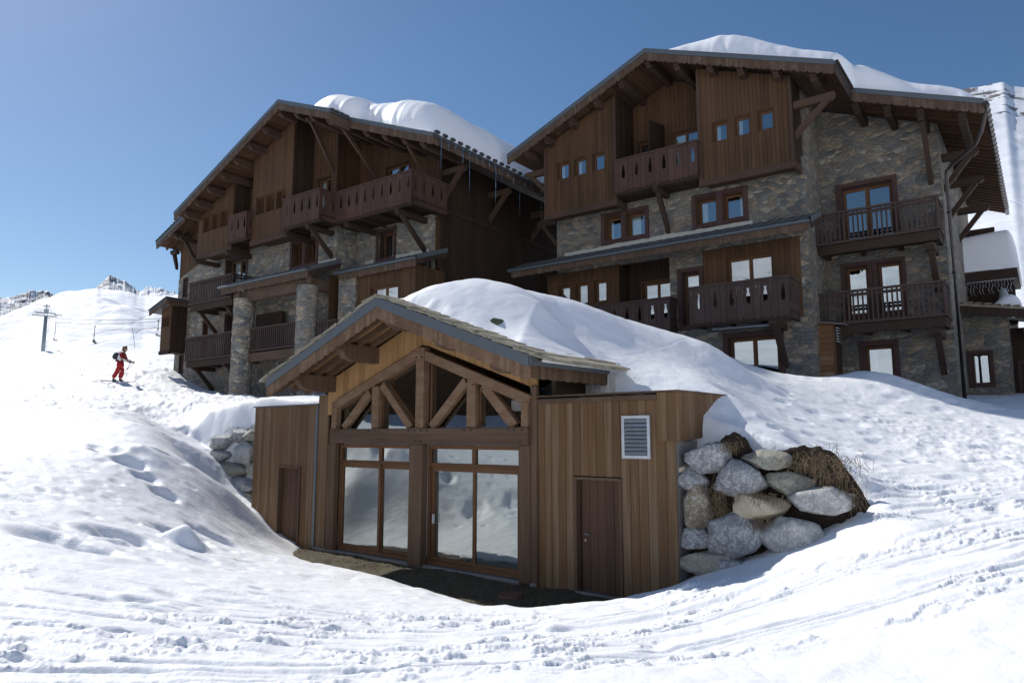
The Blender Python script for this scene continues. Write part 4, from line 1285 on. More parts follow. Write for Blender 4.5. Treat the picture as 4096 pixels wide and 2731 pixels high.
for i, (lab, u, z, su, sz, k, dw) in enumerate([
    ('blue-grey boulder under the dark earth ledge, at the top left of the right retaining wall', 2.09, -.38, .84, .46, 's', 0),
    ('flat dark boulder with an earth-covered top, at the top middle of the right retaining wall', 3.03, -.36, .84, .30, 'g', -.08),
    ('rounded blue-grey boulder high up beside the pavilion corner', 1.76, -.74, .54, .42, 's', .02),
    ('large blue-grey boulder with white veins in the second row, below the flat dark boulder', 2.59, -.69, .87, .56, 's', .06),
    ('pale greenish boulder set back between two blue-grey ones, under the dead grass', 3.28, -.70, .74, .38, 'g', -.12),
    ('upright brown boulder with white cracks beside the pavilion corner', 1.85, -1.11, .56, .78, 'b', .04),
    ('wedge-shaped cream boulder in the middle of the right retaining wall', 2.85, -1.08, .92, .36, 'c', .06),
    ('long pale grey boulder at the far right end, under the dead grass', 3.82, -.96, 1.0, .44, 'w', .05),
    ('small dark blue-grey boulder below the upright brown one', 1.76, -1.67, .58, .38, 's', .02),
    ('biggest rounded blue-grey boulder in the bottom half of the right retaining wall', 2.52, -1.55, 1.04, .68, 's', .12),
    ('big whitish veined boulder at the lower right, touching the snow', 3.45, -1.48, .98, .64, 'w', .14),
    ('broad greenish grey boulder at the bottom of the right retaining wall', 1.96, -2.05, .90, .44, 'g', .05),
    ('low blue-grey boulder half covered by snow at the foot of the right retaining wall', 2.52, -2.02, .50, .28, 's', .12),
    ('sliver of brown boulder above the snow at the bottom left of the right wall', 1.87, -2.36, .44, .18, 'b', .0),
    ('fist-sized pale stone wedged beside the pavilion corner', 1.61, -.54, .16, .13, 'c', .0)]):
    boulder(lab, u, -.32 + dw, z, su, sz, .30, RK[k], 10 + i, gR)
gL = 'boulders of the retaining wall left of the pavilion'
for i, (lab, u, z, su, sz, k) in enumerate([
    ('round grey boulder at the top left of the left retaining wall', -14.11, -.17, 1.2, .50, 's'),
    ('small blue boulder in the top row of the left retaining wall', -13.10, .02, .92, .40, 's'),
    ('pale boulder cut off by the pavilion wall at the top of the left retaining wall', -12.35, .0, .7, .36, 'g'),
    ('oval blue-grey boulder beside the snow slope in the left retaining wall', -14.27, -.63, 1.4, .46, 's'),
    ('tall veined boulder in the second row of the left retaining wall, near the pavilion', -12.75, -.47, 1.25, .64, 'w'),
    ('long flat pale boulder in the third row of the left retaining wall', -13.63, -1.02, 2.3, .47, 'g'),
    ('dark boulder in the fourth row of the left retaining wall, against the snow gully', -12.75, -1.45, 1.7, .50, 's'),
    ('narrow boulder squeezed against the pavilion wall in the left retaining wall', -12.05, -.95, .7, .34, 'g'),
    ('brownish boulder lowest of the left retaining wall', -12.3, -1.80, 1.2, .34, 'b')]):
    boulder(lab, u, -.5, z, su, sz, .35, RK[k], 40 + i, gL)
# ================================================================== snow ground
def A2W(u, w):
    a = math.radians(ADEG)
    return (AX + u * np.sin(a) - w * np.cos(a), AY - u * np.cos(a) - w * np.sin(a))
def W2A(x, y):
    a = math.radians(ADEG)
    return ((x - AX) * np.sin(a) - (y - AY) * np.cos(a), -(x - AX) * np.cos(a) - (y - AY) * np.sin(a))
def F2W(deg, ox, oy, u, w):
    a = math.radians(deg)
    return (ox + u * math.sin(a) - w * math.cos(a), oy - u * math.cos(a) - w * math.sin(a))

class RBF:
    def __init__(s, pts, smooth=0.02):
        p = np.array(pts, float)
        s.c = p[:, :2]
        n = len(p)
        d = np.linalg.norm(s.c[:, None] - s.c[None], axis=2)
        K = d + 0.0
        Amat = np.zeros((n + 3, n + 3))
        Amat[:n, :n] = -K + smooth * np.eye(n) * -1
        Amat[:n, n] = 1; Amat[:n, n + 1:] = s.c
        Amat[n, :n] = 1; Amat[n + 1:, :n] = s.c.T
        Z = np.linalg.solve(Amat, np.concatenate([p[:, 2], [0, 0, 0]]))
        s.k, s.a = Z[:n], Z[n:]
    def __call__(s, x, y):
        out = s.a[0] + s.a[1] * x + s.a[2] * y
        for (cx_, cy_), k in zip(s.c, s.k):
            out = out - k * np.sqrt((x - cx_) ** 2 + (y - cy_) ** 2 + 0.04 + 0.0015 * ((x * x + y * y)))
        return out

def hash2(i, j, seed):
    h = (i * 374761393 + j * 668265263 + seed * 1442695041) & 0xffffffff
    h = ((h ^ (h >> 13)) * 1274126177) & 0xffffffff
    return ((h ^ (h >> 16)) & 0xffff) / 65535.0
def vnoise(x, y, seed=0):
    xi = np.floor(x).astype(np.int64); yi = np.floor(y).astype(np.int64)
    fx = x - xi; fy = y - yi
    fx = fx * fx * fx * (fx * (fx * 6 - 15) + 10); fy = fy * fy * fy * (fy * (fy * 6 - 15) + 10)
    a = hash2(xi, yi, seed); b = hash2(xi + 1, yi, seed); c = hash2(xi, yi + 1, seed); d = hash2(xi + 1, yi + 1, seed)
    return (a + (b - a) * fx) * (1 - fy) + (c + (d - c) * fx) * fy - 0.5
def fbm(x, y, oct=4, seed=0, gain=0.5):
    s_, a = 0, 1.0
    for k in range(oct):
        s_ = s_ + a * vnoise(x * 2 ** k + 17 * k, y * 2 ** k - 31 * k, seed + k)
        a *= gain
    return s_
def sstep(x, a, b):
    t = np.clip((x - a) / (b - a), 0, 1)
    return t * t * (3 - 2 * t)

def Aw(u, w, z):
    x, y = A2W(u, w)
    return (float(x), float(y), z)
common = [at(*p) for p in [
    (0, 1568, 6), (0, 1400, 8), (0, 1300, 10), (0, 1200, 12.5), (0, 1100, 16), (0, 1000, 21), (0, 950, 26), (0, 900, 33), (0, 860, 42), (0, 818, 62), (0, 812, 70),
    (180, 1250, 12.5), (180, 1100, 16.5), (200, 1000, 21), (200, 940, 26.5), (200, 890, 36), (200, 850, 46), (180, 815, 66),
    (330, 960, 21), (330, 925, 26), (330, 900, 32), (270, 880, 38.5), (360, 868, 39), (430, 865, 38.0), (455, 900, 34.5), (400, 915, 29),
    (300, 845, 47), (365, 815, 55), (330, 808, 66), (390, 830, 42),
    (2352, 1568, 5.8), (2352, 1400, 7.5), (2352, 1250, 10), (2352, 1165, 12.3), (2352, 1100, 14.5), (2352, 1040, 17.5), (2352, 985, 20.5), (2352, 945, 24), (2352, 918, 27),
    (2150, 1300, 9.2), (2150, 1180, 11.8), (2150, 1080, 14.4), (2150, 1010, 17), (2150, 955, 20.5), (2150, 918, 24.5),
    (2000, 1010, 16), (2000, 950, 19), (2020, 908, 23.8), (1880, 890, 23.5), (2040, 1080, 13.7), (2060, 1160, 12.0)]]
common += [(-8, -6, -1.9), (0, -4, -1.7), (7, -5, -1.3), (-20, 4, .2), (18, 4, .5), (0, -16, -.4), (-20, -16, 1.0), (20, -16, 2.0), (-30, 20, .9), (-26, 10, .2), (28, 16, 2.2), (30, 30, 2.5), (0, 60, 4.5), (25, 50, 3.0), (-40, 50, 6.5), (-70, 0, 9), (70, 0, 10), (0, -70, 12), (-5, 50, 3), (-50, 62, 7.5)]
front = common + [at(*p) for p in [
    (300, 1500, 6.5), (300, 1400, 8.5), (300, 1300, 11.2), (300, 1220, 13.7), (300, 1100, 17.0), (300, 1010, 19.9),
    (450, 1400, 8.7), (440, 1254, 14.2), (430, 1264, 13.6), (440, 1205, 15.9), (420, 1100, 17.6), (400, 1040, 18.9), (380, 1000, 20.1), (400, 980, 20.8), (330, 985, 20.5), (250, 985, 21.0), (400, 955, 22.0), (430, 938, 23.3), (250, 950, 23.2), (130, 1000, 20.8), (330, 940, 23.8), (480, 1180, 16.9), (460, 1100, 17.9),
    (530, 1248, 16.2), (580, 1246, 17.3), (600, 1350, 11), (600, 1450, 8), (800, 1450, 8.2), (800, 1350, 12.6), (1000, 1450, 8.4),
    (1200, 1560, 5.2), (1200, 1480, 7), (1200, 1425, 9.2), (1000, 1390, 10.8), (800, 1560, 5.6), (1600, 1560, 5.2), (1600, 1450, 7.6), (1600, 1390, 9.6), (1400, 1430, 8.6),
    (1900, 1500, 6.3), (1900, 1400, 7.9), (1900, 1310, 9.6), (1800, 1300, 10.6), (2000, 1230, 11.0)]]
front += [Aw(*q) for q in [
    (-8.3, 1.35, -2.58), (-6.8, 1.5, -2.58), (-5.4, 1.65, -2.58), (-3.75, 1.85, -2.58), (-1.95, 2.1, -2.57), (-.75, 2.35, -2.57), (-.1, 2.35, -2.57), (.55, 1.7, -2.56), (.95, 1.05, -2.57), (1.15, .45, -2.56),
    (-8.6, .55, -3.0), (-6.8, .8, -3.05), (-5.4, .9, -3.05), (-3.75, 1.1, -3.05), (-1.95, 1.3, -3.05), (-.75, 1.5, -3.05), (.1, 1.3, -3.05), (-8, 0, -3.1), (-4, 0, -3.1), (0, 0, -3.1), (.3, .5, -3.1), (.75, .1, -2.95), (-8, -1, -3.1), (0, -1, -3.1), (.6, .8, -2.95),
    (1.2, .05, -2.52), (1.6, .1, -2.40), (2.4, -.05, -2.06), (3.0, -.1, -1.84), (3.45, -.1, -1.68), (3.9, -.15, -1.50), (4.2, -.2, -1.12), (4.5, -.3, -.93),
    (2.0, 1.2, -2.2), (3.0, 1.3, -1.95), (4.2, 1.2, -1.5),
    (-11.2, .05, -1.65), (-10.95, .08, -2.10), (-10.6, .08, -2.5), (-10.3, .1, -2.85), (-11.8, -.2, -1.95), (-12.8, -.25, -1.72), (-13.3, -.25, -1.35), (-14.3, -.25, -.72), (-15.0, -.25, -.2), (-16.4, -.3, -.12), (-17.7, -.3, -.2),
    (-10.6, 1.3, -2.65), (-12.2, 1.2, -2.2), (-13.6, 1.0, -1.5), (-15, .8, -.75)]]
back = common + [at(*p) for p in [
    (1700, 1010, 13.5), (1700, 950, 15), (1700, 900, 17), (1700, 850, 19), (1700, 824, 21), (1800, 900, 18), (1800, 868, 20.8), (1900, 950, 17.2), (1900, 1000, 15.3), (1900, 1045, 13.9), (1800, 1000, 14.2), (1950, 1095, 12.9),
    (1750, 852, 23), (1850, 878, 23),
    (945, 660, 15.2), (1000, 639, 15.6), (1060, 625, 15.9), (1130, 629, 15.8), (1200, 643, 15.4), (1240, 664, 15.0), (1300, 684, 16.1), (1350, 702, 16.1), (1400, 721, 16.4), (1500, 757, 17.3), (1600, 790, 18.8),
    (1100, 700, 14.6), (1150, 760, 13.9), (1215, 740, 14.25), (1262, 740, 15.4), (1300, 740, 15.9), (1300, 782, 15.3), (1290, 812, 14.0), (1400, 765, 16.2), (1400, 805, 15.3), (1395, 845, 14.0), (1480, 800, 16.4), (1500, 838, 15.6), (1500, 860, 14.2), (1600, 850, 15.4), (1600, 812, 17.3), (1650, 860, 15.2), (1570, 878, 13.9),
    (500, 913, 23), (600, 904, 22.5), (600, 912, 28), (600, 911, 33), (500, 913, 31), (470, 925, 24), (700, 903, 23), (700, 912, 28)]]
back += [(*F2W(53.5, -13.591, 34.669, u, w), z) for u, w, z in ((-2.3, .4, 1.75), (1, .4, 1.7), (5, .4, 1.6), (9, .6, 1.5), (12, 1, 1.5), (1, 3, 1.45), (6, 3, 1.4))]
back += [Aw(*q) for q in [
    (1.73, -.6, -.05), (2.48, -.6, .16), (2.7, -.75, -.12), (3.41, -.6, -.08), (3.72, -.6, -.14), (4.06, -.5, -.26), (4.25, -.45, -.62), (4.46, -.4, -.90),
    (1.75, -.72, -.02), (1.78, -1.1, .36), (1.8, -1.5, .76), (1.8, -2.0, 1.0), (2.2, -1.2, .30), (2.4, -1.8, .62), (.2, -.8, .85), (1.2, -1.2, .85), (.6, -1.9, 1.25), (1.3, -1.9, 1.0),
    (-4.6, .95, 3.02), (-3.68, 1.02, 2.67), (-2.7, .92, 2.3), (-1.3, 1.05, 1.82), (-.5, 1.15, 1.50), (-.42, .3, 1.52), (-.38, -.5, 1.52), (-5.4, .2, 2.75), (-4.5, -3.2, 3.3), (-2.2, -4.2, 3.0), (0, -5.2, 2.6), (-5.8, -6, 3.0), (-5, -9, 3.2), (2, -12, 2.6),
    (-11.6, -.6, .98), (-13, -.7, .98), (-14.5, -.8, .90), (-16, -.8, .66), (-17.2, -.7, .35), (-18.5, -.5, .10), (-9, -.7, 1.0), (-9, -4, 1.2), (-8.8, -8, 1.6), (-12, -4, 1.3)]]
GUL = [at(*q) for q in ((425, 1030, 19.3), (445, 1062, 18.7), (470, 1105, 18.1), (500, 1165, 17.4), (540, 1212, 17.2), (588, 1243, 17.6))]
for k, (p_, q_) in enumerate(zip(GUL, GUL[1:])):
    dx, dy = q_[0] - p_[0], q_[1] - p_[1]; l_ = math.hypot(dx, dy)
    nx, ny = -dy / l_, dx / l_
    if nx < 0: nx, ny = -nx, -ny
    mx, my, mz = (p_[0] + q_[0]) / 2, (p_[1] + q_[1]) / 2, (p_[2] + q_[2]) / 2
    dr = (.25, .60, .75, .75, .55)[k]
    front += [(mx, my, mz + .02), (mx + nx * .55, my + ny * .55, mz - dr), (mx + nx * 1.2, my + ny * 1.2, mz - dr * 1.15)]
RF, RB = RBF(front), RBF(back, 0.01)

def snow_detail(x, y, r):
    """lumps, footprints, the churned piste and its ruts; fades with distance"""
    u, w = W2A(x, y)
    z = 0.07 * fbm(x * .28, y * .28, 3, 3)
    z = z + 0.022 * np.abs(fbm(x * 1.3, y * 1.3, 4, 5)) * 2
    # the groomed, skied band crossing the foreground from right to lower left
    c = 8.9 + 0.16 * (x - 2.0) + 0.012 * (x - 2.0) ** 2 * (x > 2) - .09 * np.clip(2 - x, 0, 99)
    wig = .35 * fbm(x * .3, y * .3, 2, 8)
    d = y - c + wig
    band = sstep(d, -3.2, -2.6) * (1 - sstep(d, 1.2, 2.6))
    band = np.where(x > -3, band, band * sstep(x, -9, -3))
    rut = fbm(x * .45, d * 3.6, 4, 21, .6)
    line = np.abs(vnoise(x * .35 + 5, d * 2.6, 24))
    chunk = np.maximum(0, fbm(x * 4.0, d * 9.0, 4, 33, .65) - .10) * sstep(vnoise(x * .9, d * 1.4, 4), -.15, .15)
    z = z + band * (0.042 * rut + 0.080 * chunk - .035 * (1 - sstep(line, 0, .09)) - .01)
    for off in (-2.25, -2.02, -1.1, -.86, .35, .60):
        dd = d - off + .12 * vnoise(x * .25, x * 0 + off, 77)
        z = z - (.030 * np.exp(-(dd / .035) ** 2) - .014 * np.exp(-((np.abs(dd) - .08) / .03) ** 2)) * sstep(x, -6 + off, -3) * (1 - sstep(x, 6 + off, 9))
    # piste going up right and the trampled hill on the left
    hill = sstep(r, 20, 27) * (x < 0)
    z = z + hill * (0.10 * fbm(x * .7 + y * .2, y * 1.6, 5, 61, .65) + .10 * np.maximum(0, fbm(x * 2.2, y * 2.2, 4, 62, .65)))
    rp = sstep(x, 6.5, 8.5) * sstep(y, 8, 9.5) * (1 - sstep(y, 15, 19))
    z = z + rp * (0.035 * fbm(x * 3, y * 3, 4, 71, .65) + 0.09 * np.maximum(0, fbm(x * 5, y * 5, 3, 72) - .1))
    z = z + (1 - band) * 0.016 * fbm(x * 2.6, y * 2.6, 3, 9)
    return z

rgf = random.Random(12)
DENTS = []
for _ in range(70):      # foot holes and sastrugi on the left slope and around the front bank
    px, py = rgf.uniform(0, 640), rgf.uniform(1000, 1300)
    DENTS.append((*at(px, py, 12.5 + (1300 - py) / 55.)[:2], rgf.uniform(.07, .17), rgf.uniform(.012, .04)))
for _ in range(130):
    px, py = rgf.uniform(200, 1300), rgf.uniform(1280, 1480)
    DENTS.append((*at(px, py, 7 + (1480 - py) / 32.)[:2], rgf.uniform(.08, .20), rgf.uniform(-.035, .05)))
for _ in range(110):
    px, py = rgf.uniform(1750, 2300), rgf.uniform(900, 1060)
    DENTS.append((*at(px, py, 13 + (1060 - py) / 17.)[:2], rgf.uniform(.08, .22), rgf.uniform(.015, .05)))
# larger pits and blocks seen on the left
for px, py, r, s_, dep in ((150, 1278, 12.0, .50, .20), (290, 1238, 13.2, .36, .18), (410, 1222, 14.6, .36, .13), (500, 1226, 15.6, .40, .15), (225, 1222, 13.1, .22, .08),
                           (245, 1045, 18.6, .26, .13), (300, 1065, 17.9, .28, .14), (335, 1085, 17.3, .22, .10), (230, 1020, 19.0, .2, .1), (385, 1000, 19.0, .30, .16), (380, 1115, 16.8, .22, .12),
                           (425, 1247, 13.9, .26, -.36), (330, 1015, 18.6, .5, -.2), (640, 1305, 14.5, .5, -.08)):
    DENTS.append((*at(px, py, r)[:2], s_, dep))

def ground(x, y, detail=True):
    u, w = W2A(x, y)
    inside = sstep(u, -17.6, -15.5) * (1 - sstep(u, 4.2, 5.2))
    wid = .28 + 3.0 * (1 - inside)
    c = np.where(u < -8, -.62, -.72) + .12 * vnoise(u * 1.3, u * 0 + 2, 6)
    # in front of the wall line the front sheet, behind it the back sheet
    t = 1 - sstep(w, c - wid / 2, c + wid / 2)
    zf, zb = RF(x, y), RB(x, y)
    # below the pavilion roof the ground stays low; the roof carries its own snow
    under = (1 - sstep(u, -.28 - 1.1 * sstep(-w, 1.0, 1.35), -.06 - 1.0 * sstep(-w, 1.0, 1.35))) * sstep(u, -8.9, -8.6) * sstep(w, -8.6, -8.2)
    under = under * (w < 1.5)
    zb = zb - .15 * (1 - sstep(u, -.95, -.5)) * sstep(-w, 1.15, 1.5) * (u > -9)
    flat = sstep(u, -.6, -.3) * (1 - sstep(u, 1.58, 1.70)) * sstep(w, -1.35, -.8)
    zb = np.where(under > .5, np.minimum(zb, .2), zb)
    zb = zb * (1 - flat) + np.minimum(zb, .70) * flat
    z = zf * (1 - t) + zb * t
    pav = (u > -11.3) & (u < 1.5) & (w < -.12) & (w > -1.6)
    # keep snow on the flat roof of the pavilion's right wing
    r = np.hypot(x, y)
    if detail:
        near = 1 - .8 * ((w < 1.2) & (w > -.4) & (u > -9.5) & (u < 5))
        z = z + snow_detail(x, y, r) * near
        wn1, wn2 = vnoise(y * 2.5, x * 2.5, 41), vnoise(x * 3, y * 3, 42)
        for dx, dy, s_, dep in DENTS:
            q = ((x - dx + .25 * s_ * wn1) ** 2 * .55 + (y - dy + .5 * s_ * wn2) ** 2 * 1.5) / (s_ * s_)
            m = q < 6
            if m.any():
                z[m] -= dep * np.exp(-q[m] ** (2.2 if dep > 0 else .8)) - .12 * dep * np.exp(-(np.sqrt(q[m]) - 1.4) ** 2 * 6)
    return z, u, w

def grid_mesh(name, X, Y, Z, mat, keep=None, wrap=False, attr=None):
    nr, nc = X.shape
    idx = np.arange(nr * nc).reshape(nr, nc)
    a = idx[:-1, :-1]; b = idx[:-1, 1:]; c = idx[1:, 1:]; d = idx[1:, :-1]
    q = np.stack([a, b, c, d], -1).reshape(-1, 4)
    if wrap:
        e = np.stack([idx[:-1, -1], idx[:-1, 0], idx[1:, 0], idx[1:, -1]], -1)
        q = np.concatenate([q, e])
    if keep is not None:
        k = keep.ravel()
        q = q[k[q].all(1)]
    me = bpy.data.meshes.new(name)
    co = np.stack([X, Y, Z], -1).reshape(-1, 3).astype(np.float32)
    me.vertices.add(len(co)); me.vertices.foreach_set('co', co.ravel())
    me.loops.add(q.size); me.loops.foreach_set('vertex_index', q.ravel().astype(np.int32))
    me.polygons.add(len(q)); me.polygons.foreach_set('loop_start', np.arange(0, q.size, 4, dtype=np.int32))
    me.polygons.foreach_set('use_smooth', np.ones(len(q), bool))
    if attr is not None:
        at_ = me.attributes.new('rock', 'FLOAT', 'POINT'); at_.data.foreach_set('value', attr.ravel().astype(np.float32))
    me.update(calc_edges=True); me.validate()
    me.materials.append(M[mat] if isinstance(mat, str) else mat)
    o = bpy.data.objects.new(name, me)
    COL.objects.link(o)
    return o

az = np.concatenate([np.radians(np.arange(-38.5, 38.5, .085)), np.radians(np.arange(38.5, 321.5, 1.4))])
rr = np.concatenate([np.geomspace(.6, 4.0, 14)[:-1], np.geomspace(4.0, 30, 520)[:-1], np.geomspace(30, 74, 130)])
RR, AZ = np.meshgrid(rr, az, indexing='ij')
X, Y = RR * np.sin(AZ), RR * np.cos(AZ)
Z, U_, W_ = ground(X, Y)
far = sstep(RR, 66, 74)
Z = Z - far * 3.0
tag(grid_mesh('snow_ground', X, Y, Z, 'snow', wrap=True), kind='structure')

# snow lying on the pavilion roof and its flat right wing
uu_ = np.arange(-5.15, -.26, .045); ww_ = np.arange(1.16, -8.6, -.05)
UU, WW_ = np.meshgrid(uu_, ww_, indexing='ij')
xx, yy = A2W(UU, WW_)
c0, c1 = W2A(*at(1240, 663, 15.0)[:2]), W2A(*at(1205, 795, 13.6)[:2])
cl = math.hypot(c1[0] - c0[0], c1[1] - c0[1])
cs = -((UU - c0[0]) * (c1[1] - c0[1]) - (WW_ - c0[1]) * (c1[0] - c0[0])) / cl
cs = cs + .12 * vnoise(WW_ * 1.3, WW_ * 0, 3)
crest = .10 * np.where(cs < 0, np.exp(cs / .7), np.exp(-cs / .22)) * sstep(WW_, -1.6, -.9)
top = RB(xx, yy) + crest + snow_detail(xx, yy, np.hypot(xx, yy)) - .02 * sstep(UU, -.6, -.35) * sstep(-WW_, 1.2, 1.5)
roofz = AR[1] - AR[2] * np.abs(UU - AR[0]) + .02
edge = 1.02 + .12 * vnoise(UU * 2.2, UU * 0, 3) + .05 * vnoise(UU * 7, UU * 0, 4) - .25 * sstep(-UU, 4.4, 5.0)
es = np.clip((edge - WW_) / .30, 0, 1) ** .6
es2 = np.clip((UU + 5.1) / .9, 0, 1) ** .6
top = roofz + (np.maximum(top, roofz + .10) - roofz) * es * es2
top = np.where((es <= 0) | (es2 <= 0), roofz - .06, top)
# rounded lip over the eave
lip = np.clip((-.27 - UU) / .28, 0, 1) ** .5
top = roofz + (top - roofz) * (1 - sstep(WW_, -1.35, -.95) * (1 - (lip * .8 + .2)))
n0, n1 = UU.shape
def closed(name, UU, WW_, top, bot, mat):
    XX = np.concatenate([UU, UU[::-1]]); YY = np.concatenate([WW_, WW_[::-1]]); ZZ = np.concatenate([top, bot[::-1]])
    x_, y_ = A2W(XX, YY)
    return grid_mesh(name, x_, y_, ZZ, mat)
o = closed('roof_snow', UU, WW_, top, roofz - .08, 'snow_roof')
tag(o, 'deep smooth snow mound lying on the pavilion roof', 'roof snow')
# snow on the flat roof of the right wing
uu_ = np.arange(-.35, 1.62, .04); ww_ = np.arange(-.02, -3.0, -.05)
UU, WW_ = np.meshgrid(uu_, ww_, indexing='ij')
xx, yy = A2W(UU, WW_)
bl = sstep(-WW_, .9, 1.7)
h = (.76 + .05 * np.clip(-WW_, 0, 1)) * (1 - bl) + (RB(xx, yy) + .05 * fbm(xx * .7, yy * .7, 4, 3)) * bl
h = .73 + (h - .73) * np.clip((-.02 - WW_) / .2, 0, 1) ** .6 * np.clip((UU + .33) / .9, 0, 1) + .012 * fbm(xx * 4, yy * 4, 3, 8) - .12 * sstep(-WW_, 1.15, 1.6)
o = closed('roof_snow', UU, WW_, h, h * 0 + .7, 'snow_roof')
tag(o, 'thin drift of shaded snow on the flat roof above the plank door', 'roof snow')

# thick snow slabs on the chalet roofs
def rim(d, r):          # quarter-round rise over distance r from the rim
    q = np.clip(d / r, 0, 1)
    return np.sqrt(np.maximum(0, 1 - (1 - q) ** 2))
def slab_snow(label, deg, ox, oy, ridge, s_, u0, u1, wlim, wback, T, prof):
    """snow following the roof plane; wlim(u) is its front rim, prof(u, d) its thickness factor d metres behind the rim"""
    U1 = np.linspace(u0, u1, 150)
    t = np.linspace(0, 1, 130) ** 1.7
    UU, TT = np.meshgrid(U1, t, indexing='ij')
    wl = wlim(U1)[:, None]
    WW_ = wl + (wback - wl) * TT
    D = wl - WW_
    base = ridge[1] - s_ * np.abs(UU - ridge[0]) + .05
    f = prof(UU, D)
    tp = base + T * f + (.12 * fbm(UU * .45, WW_ * .45, 3, 77) + .035 * fbm(UU * 1.6, WW_ * 1.6, 3, 78)) * np.clip(f * 2, 0, 1)
    a = math.radians(deg)
    XX = np.concatenate([UU, UU[::-1]]); YY = np.concatenate([WW_, WW_[::-1]]); ZZ = np.concatenate([tp, (base - .02)[::-1]])
    o = grid_mesh('roof_snow', ox + XX * math.sin(a) - YY * math.cos(a), oy - XX * math.cos(a) - YY * math.sin(a), ZZ, 'snow_roof')
    return tag(o, label, 'roof snow')
def wlimL(u):
    return 1.25 - .55 * sstep(u, 9.0, 9.6) - .28 * np.clip(8 - u, 0, 3) + .35 * sstep(u, 10.5, 12) + .16 * vnoise(u * .9, u * 0, 5) + .05 * vnoise(u * 4, u * 0, 6)
def profL(u, d):
    f = rim(d, 1.5) * rim(14.02 - u, 1.3) * rim(u - 6.2, 1.9)
    return .90 * f * (1 + .22 * sstep(u, 8.5, 12.0) - .07 * np.exp(-((u - 9.7) / .7) ** 2))
slab_snow('thick grey-white snow slab curling over the right slope of the left chalet', 53.5, -13.591, 34.669, (5.72, 14.5), .40, 6.2, 14.02, wlimL, -13.9, 1.38, profL)
def wlimB(u):
    return 1.95 - .08 * (u + 6) - 1.45 * sstep(u, -.75, -.35) + .14 * vnoise(u * .9, u * 0, 9) + .05 * vnoise(u * 4, u * 0, 6)
def profB(u, d):
    f = rim(d, 1.6 - .9 * sstep(u, -.8, -.2)) * rim(3.22 - u, .8) * rim(u + 6.75, 2.2)
    return f * (1 - .34 * sstep(u, -.6, 1.5)) * (1 + .28 * np.exp(-((u + 3.9) / 1.3) ** 2)) * (1 - .12 * sstep(u, 2, 3.3))
slab_snow('huge rounded snow drift on top of the right chalet roof', 53.3, 11.9, 22.82, (-6.8, 14.1), .40, -6.75, 3.22, wlimB, -12.9, 1.25, profB)

# ---------------- turf, earth bank, straw
x0_ = np.arange(-9.2, 1.35, .05); y0_ = np.arange(-.2, 2.6, .05)
UU, WW_ = np.meshgrid(x0_, y0_, indexing='ij')
xx, yy = A2W(UU, WW_)
zz = -2.78 + .05 * fbm(xx * 2, yy * 2, 4, 2) + .02 * fbm(xx * 9, yy * 9, 3, 4)
tag(grid_mesh('turf_ground', xx, yy, zz, 'turf'), kind='structure')
def bank(us, prof_top, zlo, name, wofs):
    vv = np.linspace(0, 1, 60)
    UU, VV = np.meshgrid(us, vv, indexing='ij')
    zt = prof_top(UU); ZZ = zlo + (zt - zlo) * VV
    WW_ = wofs + .12 * (1 - VV) - .10 * VV + .13 * fbm(UU * 2.5, ZZ * 2.5, 4, 31) + .05 * fbm(UU * 11, ZZ * 11, 3, 32)
    x_, y_ = A2W(UU, WW_)
    return tag(grid_mesh(name, x_, y_, ZZ + .09 * fbm(UU * 4, ZZ * 4, 4, 34, .65), 'dirt'), kind='structure')
bank(np.arange(1.55, 4.75, .035), lambda u: np.interp(u, [1.5, 1.8, 2.45, 2.65, 2.8, 3.4, 3.75, 4.05, 4.2, 4.4, 4.8], [-.30, -.14, .06, -.09, -.26, -.16, -.18, -.36, -.62, -.95, -1.4]), -2.7, 'earth_bank', -.46)
bank(np.arange(-15.4, -11.3, .05), lambda u: np.interp(u, [-15.4, -14.9, -13, -12, -11.3], [-.1, 0.0, .30, .40, .42]), -2.4, 'earth_bank', -.75)

def straw_mesh(name, spots, mat, lmin, lmax, n, seed, hang=0.0):
    rg = random.Random(seed)
    vs, fs = [], []
    for _ in range(n):
        u, w, z, ru, rz = rg.choice(spots)
        cu = u + rg.gauss(0, ru); cz = z + rg.gauss(0, rz); cw = w + rg.gauss(0, .05)
        ln = rg.uniform(lmin, lmax)
        d = Vector((rg.gauss(0, 1), abs(rg.gauss(0, .5)) + .15, -abs(rg.gauss(0, .6)) - hang * .4)).normalized()
        p = Vector((cu, cw, cz)); wd = .0035
        sidev = Vector((rg.uniform(-1, 1), 0, rg.uniform(-1, 1))).normalized() * wd
        pts = [p, p + d * ln * .5 + Vector((0, .01, .02)), p + d * ln + Vector((0, 0, -.04 * (1 + hang)))]
        k = len(vs)
        for q in pts:
            vs += [q - sidev, q + sidev]
        fs += [(k, k + 1, k + 3, k + 2), (k + 2, k + 3, k + 5, k + 4)]
    m = MB(); m.add(vs, fs)
    o = m.build(name, mat)
    o.location = (AX, AY, 0); o.rotation_euler = (0, 0, math.radians(ADEG - 90))
    return tag(o, kind='stuff')
o = straw_mesh('dead_grass', [(3.95, -.25, -.5, .18, .16), (4.1, -.22, -.42, .2, .12), (3.7, -.25, -.34, .2, .06), (2.25, -.2, -.98, .07, .14), (2.28, -.2, -1.2, .06, .12), (2.45, -.22, -.12, .10, .03), (2.95, -.1, -1.30, .12, .05), (3.0, -.12, -.9, .2, .03), (4.25, -.25, -.85, .08, .08)],
               'straw', .05, .17, 1300, 5, .45)
tag(o, 'tufts of dead straw-coloured grass between the boulders right of the pavilion', 'dead grass')
o = straw_mesh('dead_grass', [(-13.2, -.6, .22, .5, .05), (-14.6, -.6, -.1, .3, .05), (-12.2, -.6, .3, .3, .05)], 'straw', .05, .16, 500, 6, .3)
